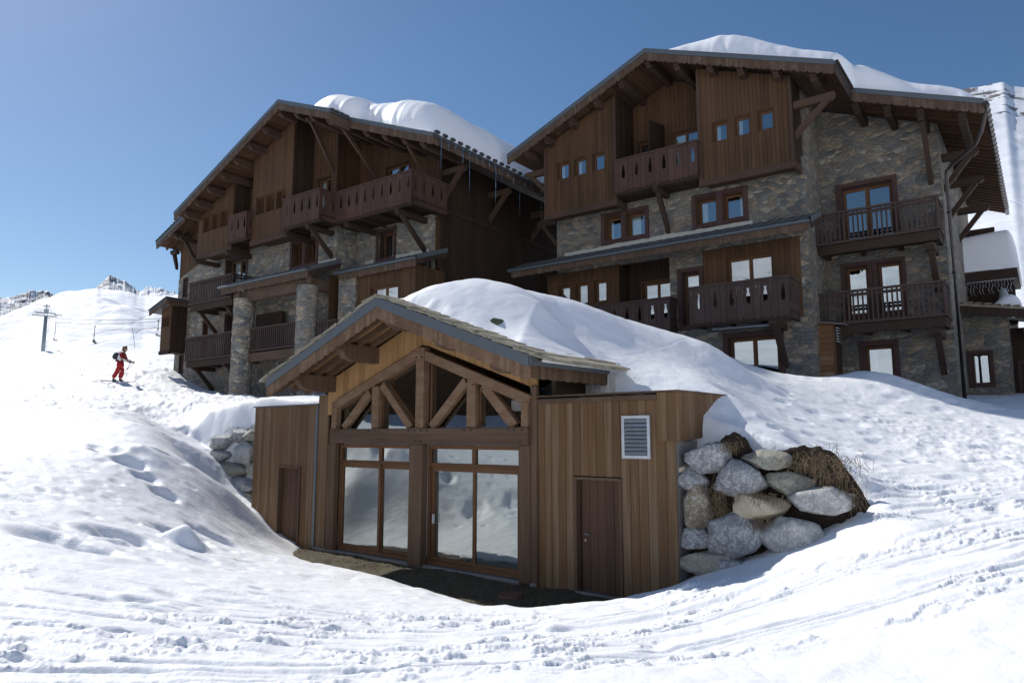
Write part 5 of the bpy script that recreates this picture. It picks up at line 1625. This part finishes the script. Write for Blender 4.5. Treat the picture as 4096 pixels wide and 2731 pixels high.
tag(o, 'thin dead grass along the top of the left retaining wall', 'dead grass')
rg = random.Random(9)
m = MB()
for _ in range(9000):
    u = rg.uniform(-9, 1.2); w = rg.uniform(0.1, 2.3) * (1.0 if u > -5 else .75)
    d = Vector((rg.gauss(0, 1), rg.gauss(0, 1), .7)).normalized() * rg.uniform(.04, .11)
    p = Vector((u, w, -2.79)); s_ = Vector((rg.uniform(-1, 1), rg.uniform(-1, 1), 0)).normalized() * .004
    m.add([p - s_, p + s_, p + d], [(0, 1, 2)])
o = m.build('grass', plain('flattened_winter_grass', (.15, .125, .055), .9, 0, .6, 3.0))
o.location = (AX, AY, 0); o.rotation_euler = (0, 0, math.radians(ADEG - 90))
tag(o, 'flattened brown winter grass in front of the pavilion doors', 'grass', kind='stuff')
# drain cover in the turf
m = MB(); m.tube([(-1.13, 1.02, -2.80), (-1.13, 1.02, -2.735)], .22, 24)
o = m.build('drain_cover', plain('rusty_iron', (.16, .07, .05), .8, .2, .4, 12, .5)); o.location = (AX, AY, 0); o.rotation_euler = (0, 0, math.radians(ADEG - 90))
tag(o, 'round rusty drain cover lying in the turf before the glass doors', 'drain cover')
# ================================================================== mountains
def elev(x, y):
    b = (CY - y) / FPX; a = (x - CX) / FPX
    X_, Y_, Z_ = a, CP - b * SP, SP + b * CP
    return math.atan2(X_, Y_), Z_ / math.hypot(X_, Y_)
sky_pts = [elev(x, y) for x, y in [(0, 1262), (83, 1232), (128, 1210), (195, 1184), (232, 1170), (282, 1159), (332, 1160), (390, 1154), (456, 1159), (531, 1166), (580, 1187), (705, 1180), (1000, 1120), (3000, 560), (3500, 430), (3834, 352), (3900, 341), (3971, 331), (4012, 323), (4043, 340), (4096, 346)]]
sa = [-math.pi, -2.2, -1.5, -.9] + [p[0] for p in sky_pts] + [.85, 1.3, 2.0, 2.6, math.pi]
se = [.30, .26, .20, .13] + [p[1] for p in sky_pts] + [.42, .36, .30, .33, .30]
azm = np.concatenate([np.radians(np.arange(-38.5, 38.5, .12)), np.radians(np.arange(38.5, 321.5, .9))])
rm = np.geomspace(72, 1500, 300)
RM, AM = np.meshgrid(rm, azm, indexing='ij')
AA = (AM + math.pi) % (2 * math.pi) - math.pi
E = np.interp(AA, sa, se)
t = np.clip((RM - 95) / 820, 0, 1)
base = .052 + .02 * sstep(AA, .3, .6)
prof = base + (E - base) * np.where(t < 1, t ** .62, 1)
beyond = np.clip((RM - 915) / 585, 0, 1)
XM, YM = RM * np.sin(AM), RM * np.cos(AM)
amp = sstep(RM, 120, 300) * (1 - .9 * np.exp(-((RM - 915) / 130) ** 2))
ZM = prof * RM * (1 - .45 * beyond) + amp * RM * (1 - .6 * (AA > .4)) * (.030 * fbm(XM / 130, YM / 130, 5, 91) + .018 * -np.abs(fbm(XM / 60, YM / 60, 4, 92)))
ZM = ZM + RM * .0022 * fbm(AM * 90, RM * 0 + 1, 4, 95) * sstep(RM, 700, 900) * (AA < .1) + RM * .004 * fbm(XM / 60, YM / 60, 4, 97) * (AA > .4) * sstep(RM, 300, 700)
ZM = np.where(RM < 110, ZM - (110 - RM) * .25, ZM)
rock = .12 + .45 * np.abs(fbm(XM / 90, YM / 90, 4, 94)) * 0 + .30 * sstep(t, .55, 1.0) * (fbm(XM / 70, YM / 70, 4, 96) > .28)
rock = rock + .40 * sstep(AA, .55, .60) * (fbm(XM / 50, YM / 50, 4, 98) > -.05) * sstep(t, .66, .74) - .30 * (AA < 0) * (t < .8)
tag(grid_mesh('snowy_mountain', XM, YM, ZM, mountain_mat('ski_slope_snow'), wrap=True, attr=rock), kind='structure')
def far_peak(name, pts, r, depth, base_y, rockv):
    P_ = [elev(x, y) for x, y in pts]
    a_ = np.linspace(P_[0][0], P_[-1][0], 260); E_ = np.interp(a_, [p[0] for p in P_], [p[1] for p in P_])
    tt = np.linspace(0, 1, 120)
    T_, A_ = np.meshgrid(tt, a_, indexing='ij'); EE = np.tile(E_, (120, 1))
    R_ = r - depth + depth * 2 * T_
    x_, y_ = R_ * np.sin(A_), R_ * np.cos(A_)
    pr = 1 - np.abs(T_ * 2 - 1) ** 1.2
    eb = elev(pts[0][0], base_y)[1]
    z_ = R_ * (eb + (EE - eb) * pr) + r * .008 * fbm(x_ / (r * .02), y_ / (r * .02), 5, 44) * pr + r * .0016 * fbm(A_ * 400, A_ * 0, 3, 45) * pr
    return tag(grid_mesh(name, x_, y_, z_, mountain_mat(name + '_rock', (.20, .21, .24)), attr=np.full_like(z_, rockv)), kind='structure')
far_peak('rocky_peak', [(360, 1166), (381, 1153), (402, 1128), (439, 1100), (458, 1110), (477, 1116), (500, 1122), (518, 1135), (543, 1160), (560, 1170)], 2600, 300, 1200, .50)
far_peak('rocky_ridge', [(-120, 1200), (0, 1191), (54, 1185), (70, 1180), (108, 1172), (150, 1176), (191, 1171), (215, 1186), (260, 1200)], 2400, 300, 1290, .50)
far_peak('rocky_ridge', [(555, 1172), (585, 1157), (640, 1157), (665, 1166), (700, 1178)], 2300, 200, 1200, .36)
# ================================================================== chair lift
def px_at(x, y, r):           # x, y of the 4096 px wide view
    return Vector(at(x / 1.7415, y / 1.7415, r))
PYR = 235.0
base = px_at(171, 1412, PYR)
k = PYR / FPX * 1.26       # metres per image pixel out there
P = empty('lift_pylon', base)
P.rotation_euler = (0, 0, math.radians(-32) * -1)
tag(P, 'grey steel chairlift pylon with double cross arms on the left slope', 'lift pylon')
m = MB(); m.tube([(0, 0, -6), (0, 0, 99 * k)], 4.3 * k, 14, taper=[5.6 * k, 4.2 * k]); m.build('mast', 'steel', P, smooth=True)
m = MB()
m.box(-30 * k, 25 * k, -1.2 * k, 1.2 * k, 99 * k, 102 * k); m.box(-26 * k, 22 * k, 3 * k, 5 * k, 106 * k, 109 * k)
for s_ in (-1, 1): m.beam((s_ * 3 * k, 0, 102 * k), (0, 0, 132 * k), 1.6 * k, 1.6 * k); m.beam((s_ * 20 * k, 0, 103 * k), (s_ * 2 * k, 0, 126 * k), .5 * k, .5 * k)
m.box(-8 * k, 8 * k, -1 * k, 1 * k, 126 * k, 129 * k); m.box(-5.5 * k, 5.5 * k, -4.5 * k, 4.5 * k, 109 * k, 118 * k)
m.build('cross_arm', 'steel', P)
m = MB()
for x0, z0 in ((-30, 99), (-22, 106), (20, 104)):
    for dx in range(0, 16, 3):
        m.tube([((x0 + dx) * k, -3.4 * k, (z0 + 1.6) * k), ((x0 + dx) * k, -2.2 * k, (z0 + 1.6) * k)], 1.25 * k, 10)
    m.box((x0 - .5) * k, (x0 + 16) * k, -3.6 * k, -3.2 * k, (z0 + .6) * k, (z0 + 2.2) * k)
m.build('sheave_train', 'pipe', P)
m = MB()
for x0, x1, z0, z1 in ((-30, -18, 102, 111), (-26, -14, 109, 118), (10, 26, 103, 112)):
    m.box(x0 * k, x1 * k, -3 * k, -2.6 * k, z1 * k, (z1 + .5) * k); m.box(x0 * k, (x0 + .5) * k, -3 * k, -2.6 * k, z0 * k, z1 * k); m.box((x1 - .5) * k, x1 * k, -3 * k, -2.6 * k, z0 * k, z1 * k)
m.build('handrail', 'steel', P)
m = MB(); m.box(6.5 * k, 6.9 * k, -.5 * k, 0, 0, 99 * k); m.box(8.3 * k, 8.7 * k, -.5 * k, 0, 0, 99 * k)
for i in range(30): m.box(6.9 * k, 8.3 * k, -.3 * k, -.1 * k, i * 3.3 * k, (i * 3.3 + .4) * k)
m.build('ladder', 'steel', P)
m = MB(); m.box(-1.6 * k, 1.2 * k, -1.5 * k, -1 * k, 129 * k, 133 * k); m.build('red_lamp', plain('red_paint', (.35, .02, .02)), P)
def chair_thing(label, pos, grip_h, seat_w, turn):
    C = empty('lift_chair', pos, turn); tag(C, label, 'lift chair', 'chairs hanging on the chairlift')
    m = MB(); m.tube([(0, 0, 0), (0, 0, -grip_h * .42), (.1, .1, -grip_h * .5)], .07, 6); m.box(-.25, .25, -.1, .1, -.12, .2); m.build('hanger', 'pipe', C)
    h = -grip_h * .5; w = seat_w / 2
    m = MB(); m.tube([(-w, 0, h), (-w, .2, -grip_h * .92), (-w, -.7, -grip_h * .96)], .06, 6); m.tube([(w, 0, h), (w, .2, -grip_h * .92), (w, -.7, -grip_h * .96)], .06, 6); m.tube([(-w, 0, h), (w, 0, h)], .06, 6)
    m.build('frame', 'pipe', C)
    m = MB(); m.box(-w, w, -.5, .1, -grip_h * .95, -grip_h * .93); m.box(-w, w, .12, .15, -grip_h * .92, -grip_h * .84); m.build('seat', 'pipe', C)
    return C
c1 = px_at(224, 1288, PYR); c2 = px_at(380, 1306, 190); c3 = px_at(634, 1285, 150)
chair_thing('empty lift chair hanging right beside the pylon', c1 + Vector((0, 0, -.2)), 5.2, 1.7, -.9)
chair_thing('lift chair in the middle of the slope carrying one rider', c2, 3.9, 1.2, -.9)
chair_thing('empty lift chair just left of the left chalet', c3, 2.9, 1.3, -.9)
def cable(label, pts):
    m = MB(); m.v = []; 
    m.tube([(p[0], -p[1], p[2]) for p in pts], .055, 5)
    return tag(m.build('lift_cable', 'pipe'), label, 'cable', 'cables of the chairlift')
def sag(a, b, s_, n=10):
    return [a.lerp(b, i / n) - Vector((0, 0, s_ * 4 * (i / n) * (1 - i / n))) for i in range(n + 1)]
cable('haul cable at the height of the upper sheaves, left of the pylon', sag(px_at(-200, 1320, 230), px_at(160, 1270, PYR), 1))
cable('upper haul cable running right from the pylon to the far chair', sag(px_at(228, 1289, PYR), px_at(690, 1280, 140), .6))
cable('lower haul cable running right from the pylon, carrying the middle chair', sag(px_at(228, 1303, PYR), px_at(690, 1307, 150), .8))
cable('topmost thin cable running right from the pylon head', sag(px_at(190, 1270, PYR), px_at(690, 1272, 150), .5))
cable('lower cable rising left to the outer arm of the pylon', sag(px_at(-200, 1360, 230), px_at(120, 1314, PYR), 1))
m = MB(); q = px_at(541, 1372, 130); q2 = px_at(530, 1310, 130)
m.tube([(q.x, -q.y, q.z - .8), (q2.x, -q2.y, q2.z)], .05, 6)
tag(m.build('marker_pole', 'steel'), 'thin leaning marker pole on the slope left of the left chalet', 'pole')
# rider on the middle chair
def skin_body(name, joints, edges, mat, parent=None, sub=2):
    me = bpy.data.meshes.new(name)
    me.from_pydata([j[:3] for j in joints], edges, [])
    o = bpy.data.objects.new(name, me); COL.objects.link(o)
    sk = o.modifiers.new('skin', 'SKIN'); sk.use_smooth_shade = True
    lay = me.skin_vertices[0] if me.skin_vertices else None
    if lay is None:
        bm = bmesh.new(); bm.from_mesh(me); bm.verts.layers.skin.verify(); bm.to_mesh(me); bm.free(); lay = me.skin_vertices[0]
    for i, j in enumerate(joints):
        lay.data[i].radius = (j[3], j[4] if len(j) > 4 else j[3])
        lay.data[i].use_root = (i == 0)
    sb = o.modifiers.new('sub', 'SUBSURF'); sb.levels = sb.render_levels = sub
    me.materials.append(mat if not isinstance(mat, str) else M[mat])
    if parent: o.parent = parent
    return o
RED = plain('red_ski_cloth', (.42, .018, .02), .75, 0, .15, 8, .3); DRED = plain('dark_red_jacket', (.24, .012, .016), .75, 0, .15, 8, .3)
WHT = plain('white_jacket_panel', (.7, .7, .72), .7); BLK = plain('black_ski_gear', (.02, .021, .024), .6); SKIN = plain('tanned_skin', (.42, .22, .14), .55); HAIR = plain('grey_brown_hair', (.13, .09, .065), .8, 0, .4, 20, .6)
r_ = c2 + Vector((0, 0, -3.9 * .93))
R0 = empty('person', (r_.x, r_.y, r_.z), 1.2); tag(R0, 'person in dark clothes riding the middle lift chair with skis on', 'person')
skin_body('body', [(0, 0, .15, .17), (0, .02, .42, .19), (0, .03, .62, .12), (0, .03, .78, .12), (.1, -.35, .15, .10), (.1, -.42, -.3, .08), (.1, -.55, -.38, .07), (-.1, -.35, .15, .10), (-.1, -.42, -.3, .08), (-.1, -.55, -.38, .07), (.22, -.1, .45, .06), (.18, -.35, .35, .05), (-.22, -.1, .45, .06), (-.18, -.35, .35, .05)],
          [(0, 1), (1, 2), (2, 3), (0, 4), (4, 5), (5, 6), (0, 7), (7, 8), (8, 9), (1, 10), (10, 11), (1, 12), (12, 13)], BLK, R0, 1)
m = MB(); m.box(.06, .14, .1, 1.4, -.44, -.41); m.box(-.14, -.06, .1, 1.4, -.44, -.41); o = m.build('ski', BLK, R0)

# ================================================================== skier
gx, gy, _ = px_at(471, 1533, 38.0)
z_, _, _ = ground(np.array([[gx, gx]]), np.array([[gy, gy]]))
gz = float(z_[0, 0]) - .02
SK = empty('person', (gx, gy, gz), math.radians(8))
SK.scale = (.93, .93, .93)
tag(SK, 'skier in a red suit with white jacket panels, with a backpack', 'person')
# local axes: +X the way the skier faces (right in the photo), Y away from the viewer, Z up
body = skin_body('body', [(0, 0, .93, .13, .12), (.04, 0, 1.12, .13, .14), (.12, 0, 1.34, .13, .16), (.19, 0, 1.47, .055), (.235, 0, 1.56, .075), (.26, 0, 1.645, .095, .085), (.255, 0, 1.70, .07),
                          (.04, -.10, .70, .085), (-.02, -.11, .48, .065), (-.20, -.12, .12, .05), (-.10, -.12, .06, .05),
                          (.10, .10, .70, .085), (.12, .11, .48, .065), (.02, .12, .12, .05), (.12, .12, .06, .05),
                          (.13, -.19, 1.36, .055), (.22, -.24, 1.12, .045), (.44, -.20, 1.00, .035), (.53, -.18, .97, .035),
                          (.15, .19, 1.36, .055), (.26, .26, 1.14, .045), (.46, .24, 1.04, .035), (.54, .22, 1.0, .035)],
                 [(0, 1), (1, 2), (2, 3), (3, 4), (4, 5), (5, 6), (0, 7), (7, 8), (8, 9), (9, 10), (0, 11), (11, 12), (12, 13), (13, 14), (2, 15), (15, 16), (16, 17), (17, 18), (2, 19), (19, 20), (20, 21), (21, 22)], SKIN, SK)
m = MB()
m.hexa([(.33, -.012, -1)] * 4, [(.33, .012, -1)] * 4) if False else None
f = skin_body('nose', [(.33, 0, 1.635, .016), (.365, 0, 1.60, .014)], [(0, 1)], SKIN, SK, 1)
f = skin_body('ear', [(.25, -.088, 1.63, .02), (.25, -.092, 1.60, .016)], [(0, 1)], SKIN, SK, 1)
m = MB()
for s_ in (-1, 1):
    m.tube([(.335, s_ * .032, 1.655), (.345, s_ * .032, 1.655)], .012, 8)
m.build('eye', BLK, SK)
m = MB(); m.tube([(.337, -.022, 1.565), (.342, 0, 1.563), (.337, .022, 1.565)], .006, 5); m.build('mouth', DRED, SK)
skin_body('hair', [(.20, 0, 1.62, .085, .10), (.215, 0, 1.71, .095, .10), (.28, 0, 1.745, .06, .075), (.34, 0, 1.735, .028, .05), (.17, 0, 1.54, .055, .08)], [(0, 1), (1, 2), (2, 3), (0, 4)], HAIR, SK)
skin_body('trousers', [(0, 0, .96, .175, .17), (.03, 0, 1.05, .165, .16), (.03, -.10, .70, .145), (-.03, -.11, .48, .115), (-.20, -.12, .17, .11), (.10, .10, .70, .145), (.12, .11, .48, .115), (.03, .12, .17, .115)],
          [(0, 1), (0, 2), (2, 3), (3, 4), (0, 5), (5, 6), (6, 7)], RED, SK)
J = skin_body('jacket', [(.06, 0, 1.12, .175, .18), (.12, 0, 1.32, .165, .21), (.18, 0, 1.45, .09, .11), (.13, -.20, 1.35, .085), (.22, -.25, 1.12, .070), (.14, .20, 1.35, .085), (.26, .27, 1.14, .070), (.02, 0, 1.00, .17, .17)],
              [(0, 1), (1, 2), (1, 3), (3, 4), (1, 5), (5, 6), (0, 7)], DRED, SK)
skin_body('sleeve', [(.24, -.25, 1.10, .067), (.44, -.20, 1.01, .052)], [(0, 1)], WHT, J, 1)
skin_body('sleeve', [(.28, .27, 1.12, .067), (.46, .24, 1.05, .052)], [(0, 1)], WHT, J, 1)
m = MB(); m.poly([(-.02, 1.10), (.12, 1.02), (.17, 1.12), (.10, 1.36), (.06, 1.37), (.0, 1.25)], 'w', .20, .235); m.build('side_panel', WHT, J)
def glove(x, y, z, s_):
    G = skin_body('glove', [(x - .03, y, z + .02, .045), (x + .03, y, z - .005, .045), (x + .075, y, z - .02, .036)], [(0, 1), (1, 2)], BLK, SK, 1)
    for i in range(4):
        yy_ = y - .032 + i * .021
        skin_body('finger', [(x + .08, yy_, z + .0, .012), (x + .105 - .004 * abs(i - 1), yy_, z - .025, .011), (x + .085, yy_, z - .05, .010)], [(0, 1), (1, 2)], BLK, G, 1)
    skin_body('thumb', [(x + .03, y - .045 * s_, z - .01, .014), (x + .07, y - .05 * s_, z - .035, .012), (x + .088, y - .03 * s_, z - .05, .010)], [(0, 1), (1, 2)], BLK, G, 1)
glove(.53, -.18, .98, 1); glove(.54, .22, 1.0, -1)
for x, y in ((-.13, -.12), (.09, .12)):
    skin_body('boot', [(x - .06, y, .16, .075), (x - .04, y, .07, .07), (x + .10, y, .055, .055)], [(0, 1), (1, 2)], BLK, SK, 1)
BP = empty('backpack', SK.matrix_basis @ Vector((0, 0, 0)), math.radians(8)); BP.scale = SK.scale
BP.location = (gx, gy, gz)
tag(BP, 'dark grey backpack on the red skier\'s back', 'backpack')
skin_body('pack_body', [(-.20, 0, 1.08, .13, .17), (-.19, 0, 1.28, .15, .18), (-.08, 0, 1.47, .10, .13)], [(0, 1), (1, 2)], plain('pack_cloth', (.035, .045, .05), .8), BP)
m = MB()
for s_ in (-1, 1): m.tube([(-.03, s_ * .12, 1.47), (.12, s_ * .15, 1.50), (.25, s_ * .15, 1.38), (.2, s_ * .17, 1.2), (-.05, s_ * .16, 1.08)], .016, 6)
m.tube([(-.1, -.16, 1.04), (.08, -.19, 1.03), (.2, -.1, 1.03), (.22, 0, 1.03)], .02, 6)
m.build('strap', BLK, BP)
def stick(label, a, b_):
    o_ = empty('ski_pole', (gx, gy, gz), math.radians(8)); o_.scale = SK.scale; tag(o_, label, 'ski pole')
    m = MB(); m.tube([(a[0], -a[1], a[2]), (b_[0], -b_[1], b_[2])], .013, 6); m.build('shaft', 'pipe', o_)
    m = MB(); d = Vector(b_) - Vector(a); p = Vector(a); q_ = p + d * .12; m.tube([(p.x, -p.y, p.z + .04), (q_.x, -q_.y, q_.z)], .02, 8); m.build('grip', BLK, o_)
    m = MB(); q1 = Vector(a) + d * .93; m.tube([(q1.x, -q1.y, q1.z), (q1.x, -q1.y, q1.z + .012)], .045, 10); m.build('basket', BLK, o_)
stick('ski pole in the skier\'s near hand, planted beside the boots', (.62, -.18, 1.0), (.20, -.25, .0)); stick('ski pole in the skier\'s far hand, mostly hidden behind the legs', (.63, .22, 1.0), (.27, .30, .62))
for lab, y in (('ski under the skier\'s near boot', -.12), ('ski under the skier\'s far boot', .12)):
    o_ = empty('ski', (gx, gy, gz), math.radians(8)); o_.rotation_euler = (0, 0, math.radians(52)); tag(o_, lab, 'ski')
    m = MB(); x0 = -.2 if y < 0 else .02
    m.poly([(x0 - .75, .0), (x0 + .8, .0), (x0 + .92, .05), (x0 + .97, .11), (x0 + .90, .07), (x0 + .78, .018), (x0 - .75, .018)], 'w', -y - .035, -y + .035); m.build('ski_blade', BLK, o_)
    m = MB(); m.box(x0 - .12, x0 + .22, -y - .03, -y + .03, .018, .045); m.build('binding', 'metal', o_)

# ================================================================== icicles
ic0 = None
def icicle(label, world, ln, r):
    global ic0
    if ic0 is None:
        m = MB(); rg = random.Random(1); pts = []; rad = []
        for i in range(13):
            t = i / 12; pts.append((.03 * math.sin(i * 1.3) * t, .03 * math.cos(i * 1.7) * t, -t)); rad.append((1 - t) ** .8 * (1 + .25 * math.sin(i * 2.6)) + .04)
        m.tube(pts, 1, 7, taper=[x * 1.0 for x in rad]); 
        # unit icicle: 1 m long, 1 m radius scaled down per copy
        for i in range(len(m.v)):
            t = -m.v[i][2]; cx_ = .03 * math.sin(round(t * 12) * 1.3) * t; cy_ = -.03 * math.cos(round(t * 12) * 1.7) * t
            m.v[i] = (cx_ * .0 + (m.v[i][0]), m.v[i][1], m.v[i][2])
        o = m.build('icicle', 'ice', smooth=True); ic0 = o
    else:
        o = ic0.copy(); COL.objects.link(o)
    o.location = world; o.scale = (r, r, ln)
    tag(o, label, 'icicle', 'icicles under the right eave of the left chalet')
def LW(u, w, z):
    x, y = F2W(53.5, -13.591, 34.669, u, w); return (x, y, z)
rg = random.Random(4)
ORD = 'first second third fourth fifth sixth seventh eighth ninth tenth eleventh twelfth thirteenth fourteenth fifteenth sixteenth seventeenth eighteenth nineteenth twentieth twenty-first twenty-second twenty-third twenty-fourth twenty-fifth twenty-sixth'.split()
for i in range(26):
    w = .6 - i * .42
    ln = rg.uniform(.25, .7) if i % 4 else rg.uniform(1.1, 1.9)
    icicle('%s icicle from the gable end in the row under the left chalet\'s right eave' % ORD[i], LW(14.03, w, 14.5 - .4 * 8.23 + .02), ln, rg.uniform(.018, .035))
for i, (dx, ln) in enumerate(((0, 2.3), (.18, .9), (.32, 1.1), (.55, 2.0), (.8, 1.2), (.95, .9))):
    x, y = F2W(53.5, -13.591, 34.669, 14.02, -10.6 - dx * 1.3)
    icicle('%s from the left of the long icicles beside the right chalet\'s left corner' % ORD[i], (x, y, 11.15), ln, .05)

# ================================================================== small stone hut and snow-capped cabin far right
H = frame_root('hut', 53.3, *F2W(53.3, 11.9, 22.82, 0, 0)); tag(H, 'small dark stone hut with one framed window, at the right end of the right chalet', 'building')
b = MB(); fill(b, 'F', -5, 1.80, 3.18, .3, lambda u: 4.50 - .17 * (u - 1.8), [(2.02, 2.55, 1.85, 2.92)], thick=.25); fill(b, 'S', 3.18, -9, -5.252, .3, 4.2); b.build('stone_wall', 'stone', H)
b = MB(); b.box(3.19, 6.5, -6.3, -6.2, .5, 3.9); b.build('side_wall', 'siding_dark_shaded', H)
window(H, 2.02, 2.55, 1.85, 2.92, -5, cas=.12, deep=.12, fr=.025, sash=.03, cur=[(0, .2)], glassm='glass_low')
window(H, 3.42, 4.6, 1.3, 2.6, -6.19, cas=.1, deep=.02, n=2, glassm='glass_low')
b = MB()
b.hexa([(1.7, -8.5, 4.72), (3.8, -8.5, 4.36), (3.8, -8.5, 4.46), (1.7, -8.5, 4.82)], [(1.7, -4.2, 4.60), (3.8, -4.2, 4.24), (3.8, -4.2, 4.34), (1.7, -4.2, 4.70)])
for i in range(7): b.box(1.75 + i * .27, 1.97 + i * .27, -4.8, -4.15, 4.70 - i * .047, 4.735 - i * .047)
R_ = b.build('roof', 'lauze', H)
b = MB(); scallop(b, [(1.7, 4.62), (3.8, 4.26)], .32, .4, .05, .05, 0, 'w', -4.22); b.build('bargeboard', 'beam', R_)
b = MB(); b.box(3.6, 7.0, -7.0, -5.4, 3.55, 3.75); b.build('side_roof', 'tile', H)
C_ = frame_root('log_cabin', 53.3, *F2W(53.3, 11.9, 22.82, 0, 0)); tag(C_, 'dark log cabin under a thick cap of blue shaded snow, behind the small stone hut', 'building')
b = MB()
for i in range(9): b.tube([(1.7, -8.2, 4.4 + i * .19), (3.42, -8.2, 4.4 + i * .19)], .10, 8)
b.box(1.8, 3.35, -11, -8.35, 4.3, 6.0); b.build('log_wall', 'beam', C_)
b = MB(); b.box(2.3, 3.1, -8.12, -8.05, 4.4, 5.6); b.build('door', 'siding_dark_shaded', C_)
b = MB(); b.box(1.4, 3.55, -12, -7.6, 6.28, 6.40); b.box(1.4, 3.55, -7.66, -7.56, 6.0, 6.279); b.build('roof', 'beam', C_)
m = MB()
for i in range(16):
    u = 1.9 + i * .1; l_ = .25 + .3 * abs(math.sin(i * 2.1))
    m.tube([(u, -7.6, 6.0), (u + .03, -7.6, 6.0 - l_ * .4), (u - .02, -7.6, 6.0 - l_ * .7), (u + .03, -7.6, 6.0 - l_)], .010, 5)
m.tube([(1.9, -7.6, 5.99), (3.5, -7.6, 5.99)], .012, 5)
o = m.build('string_lights', 'metal'); o.location = C_.location; o.rotation_euler = C_.rotation_euler
tag(o, 'string of unlit icicle lights hanging along the eave of the snow-capped log cabin', 'string lights')
m = MB(); m.tube([(3.05, -7.7, 5.7), (3.05, -7.7, 5.62), (3.05, -7.7, 5.35), (3.05, -7.7, 5.1), (3.05, -7.7, 5.02)], .1, 14, taper=[.02, .1, .17, .22, .30])
o = m.build('wicker_bell', 'steel'); o.location = C_.location; o.rotation_euler = C_.rotation_euler
tag(o, 'bell-shaped wicker decoration hanging under the eave of the log cabin', 'decoration')
def cap_snow(label, u0, u1, w0, w1, zb, T, r_, lean=0.0):
    uu_ = np.linspace(u0, u1, 60); ww_ = np.linspace(w0, w1, 50)
    UU, WW_ = np.meshgrid(uu_, ww_, indexing='ij')
    f = rim(UU - u0, r_) * rim(u1 - UU, r_) * rim(WW_ - w0, r_) * rim(w1 - WW_, r_)
    t = zb + (T + lean * (UU - u0)) * f + .03 * fbm(UU * 2, WW_ * 2, 3, 5)
    a = math.radians(53.3)
    ox, oy = 11.9, 22.82
    XX = np.concatenate([UU, UU[::-1]]); YY = np.concatenate([WW_, WW_[::-1]]); ZZ = np.concatenate([t, (t * 0 + zb - .02)[::-1]])
    tag(grid_mesh('roof_snow', ox + XX * math.sin(a) - YY * math.cos(a), oy - XX * math.cos(a) - YY * math.sin(a), ZZ, 'snow_roof'), label, 'roof snow')
cap_snow('thick square-edged snow cap on the log cabin roof', 1.3, 3.62, -12, -7.55, 6.41, 1.45, .32, .06)
cap_snow('pointed heap of snow on the small stone hut roof', 2.75, 3.65, -7.0, -4.7, 4.40, .42, .45, .30)
cap_snow('low snow on the lean-to roof at the right edge of the photo', 3.7, 6.8, -6.9, -5.5, 3.76, .6, .3)

# ================================================================== plank cabinet against the right wing
K = frame_root('cabinet', 53.3, 11.9, 22.82); tag(K, 'tall cabinet of orange horizontal boards with a sloping lid, against the right chalet', 'cabinet')
b = MB()
z = 1.4
i = 0
while z < 3.72:
    h = rg.uniform(.15, .21)
    u1 = -1.42
    b.box(-2.33, u1, .30 + rg.uniform(0, .01), .34 + rg.uniform(0, .01), z, min(z + h - .012, 3.76)); z += h
b.build('front_board', 'shed', K)
b = MB(); b.box(-2.38, -2.331, .28, .37, 1.4, 3.80); b.box(-1.419, -1.36, .28, .37, 1.4, 3.68); b.build('frame', 'sash', K)
b = MB(); fill(b, 'S', -1.37, -.6, .27, 1.4, 3.66, (), .14, .03); b.box(-2.36, -2.32, -.6, .28, 1.4, 3.75); b.build('side_board', 'siding_dark_shaded', K)
b = MB(); b.hexa([(-2.45, -.7, 3.88), (-1.0, -.7, 3.66), (-1.0, -.7, 3.69), (-2.45, -.7, 3.91)], [(-2.45, .55, 3.84), (-1.0, .55, 3.60), (-1.0, .55, 3.63), (-2.45, .55, 3.87)]); b.build('lid', 'concrete', K)
m = MB()
for i in range(6): m.hexa([(-1.34, -.1, 3.1 + i * .09), (-1.24, -.1, 3.07 + i * .09), (-1.24, -.1, 3.09 + i * .09), (-1.34, -.1, 3.12 + i * .09)], [(-1.34, .25, 3.1 + i * .09), (-1.24, .25, 3.07 + i * .09), (-1.24, .25, 3.09 + i * .09), (-1.34, .25, 3.12 + i * .09)])
m.build('louvre', 'metal', K)

# ================================================================== a neighbouring chalet left of the frame, seen only mirrored in the pavilion glass
N = frame_root('chalet', 0, -33, 13); N.rotation_euler = (0, 0, math.radians(90)); N.location.z = 1.2
tag(N, 'dark red-brown chalet with a snowy roof, outside the left edge, mirrored in the pavilion glass', 'building')
b = MB(); fill(b, 'F', 0, -8, 8, 0, lambda u: 8.8 - .4 * abs(u), [(-6, -4.6, 4, 5.4), (-1, .6, 4, 5.4), (4, 5.4, 4, 5.4)], .25, .06, kinks=(0,)); b.build('front_wall', 'siding', N)
b = MB(); b.box(-8, 8, -12, -.3, 0, 5.5); b.build('body', 'siding_dark_shaded', N)
b = MB()
for sg in (-1, 1):
    b.hexa([(0, 1.4, 9.1), (9.4 * sg, 1.4, 5.34), (9.4 * sg, 1.4, 5.6), (0, 1.4, 9.36)], [(0, -13, 9.1), (9.4 * sg, -13, 5.34), (9.4 * sg, -13, 5.6), (0, -13, 9.36)])
R_ = b.build('roof', 'barge', N)
b = MB()
for sg in (-1, 1):
    b.hexa([(0, 1.1, 9.37), (9.3 * sg, 1.1, 5.65), (9.0 * sg, .9, 6.5), (0, .8, 10.2)], [(0, -13, 9.37), (9.3 * sg, -13, 5.65), (9.0 * sg, -13, 6.5), (0, -13, 10.2)])
o = b.build('roof_snow', 'snow_roof', N, bevel=.2)
for q in ((-6, -4.6), (-1, .6), (4, 5.4)): window(N, q[0], q[1], 4, 5.4, 0, n=2, rim=.08, cur=[(0, .3)])
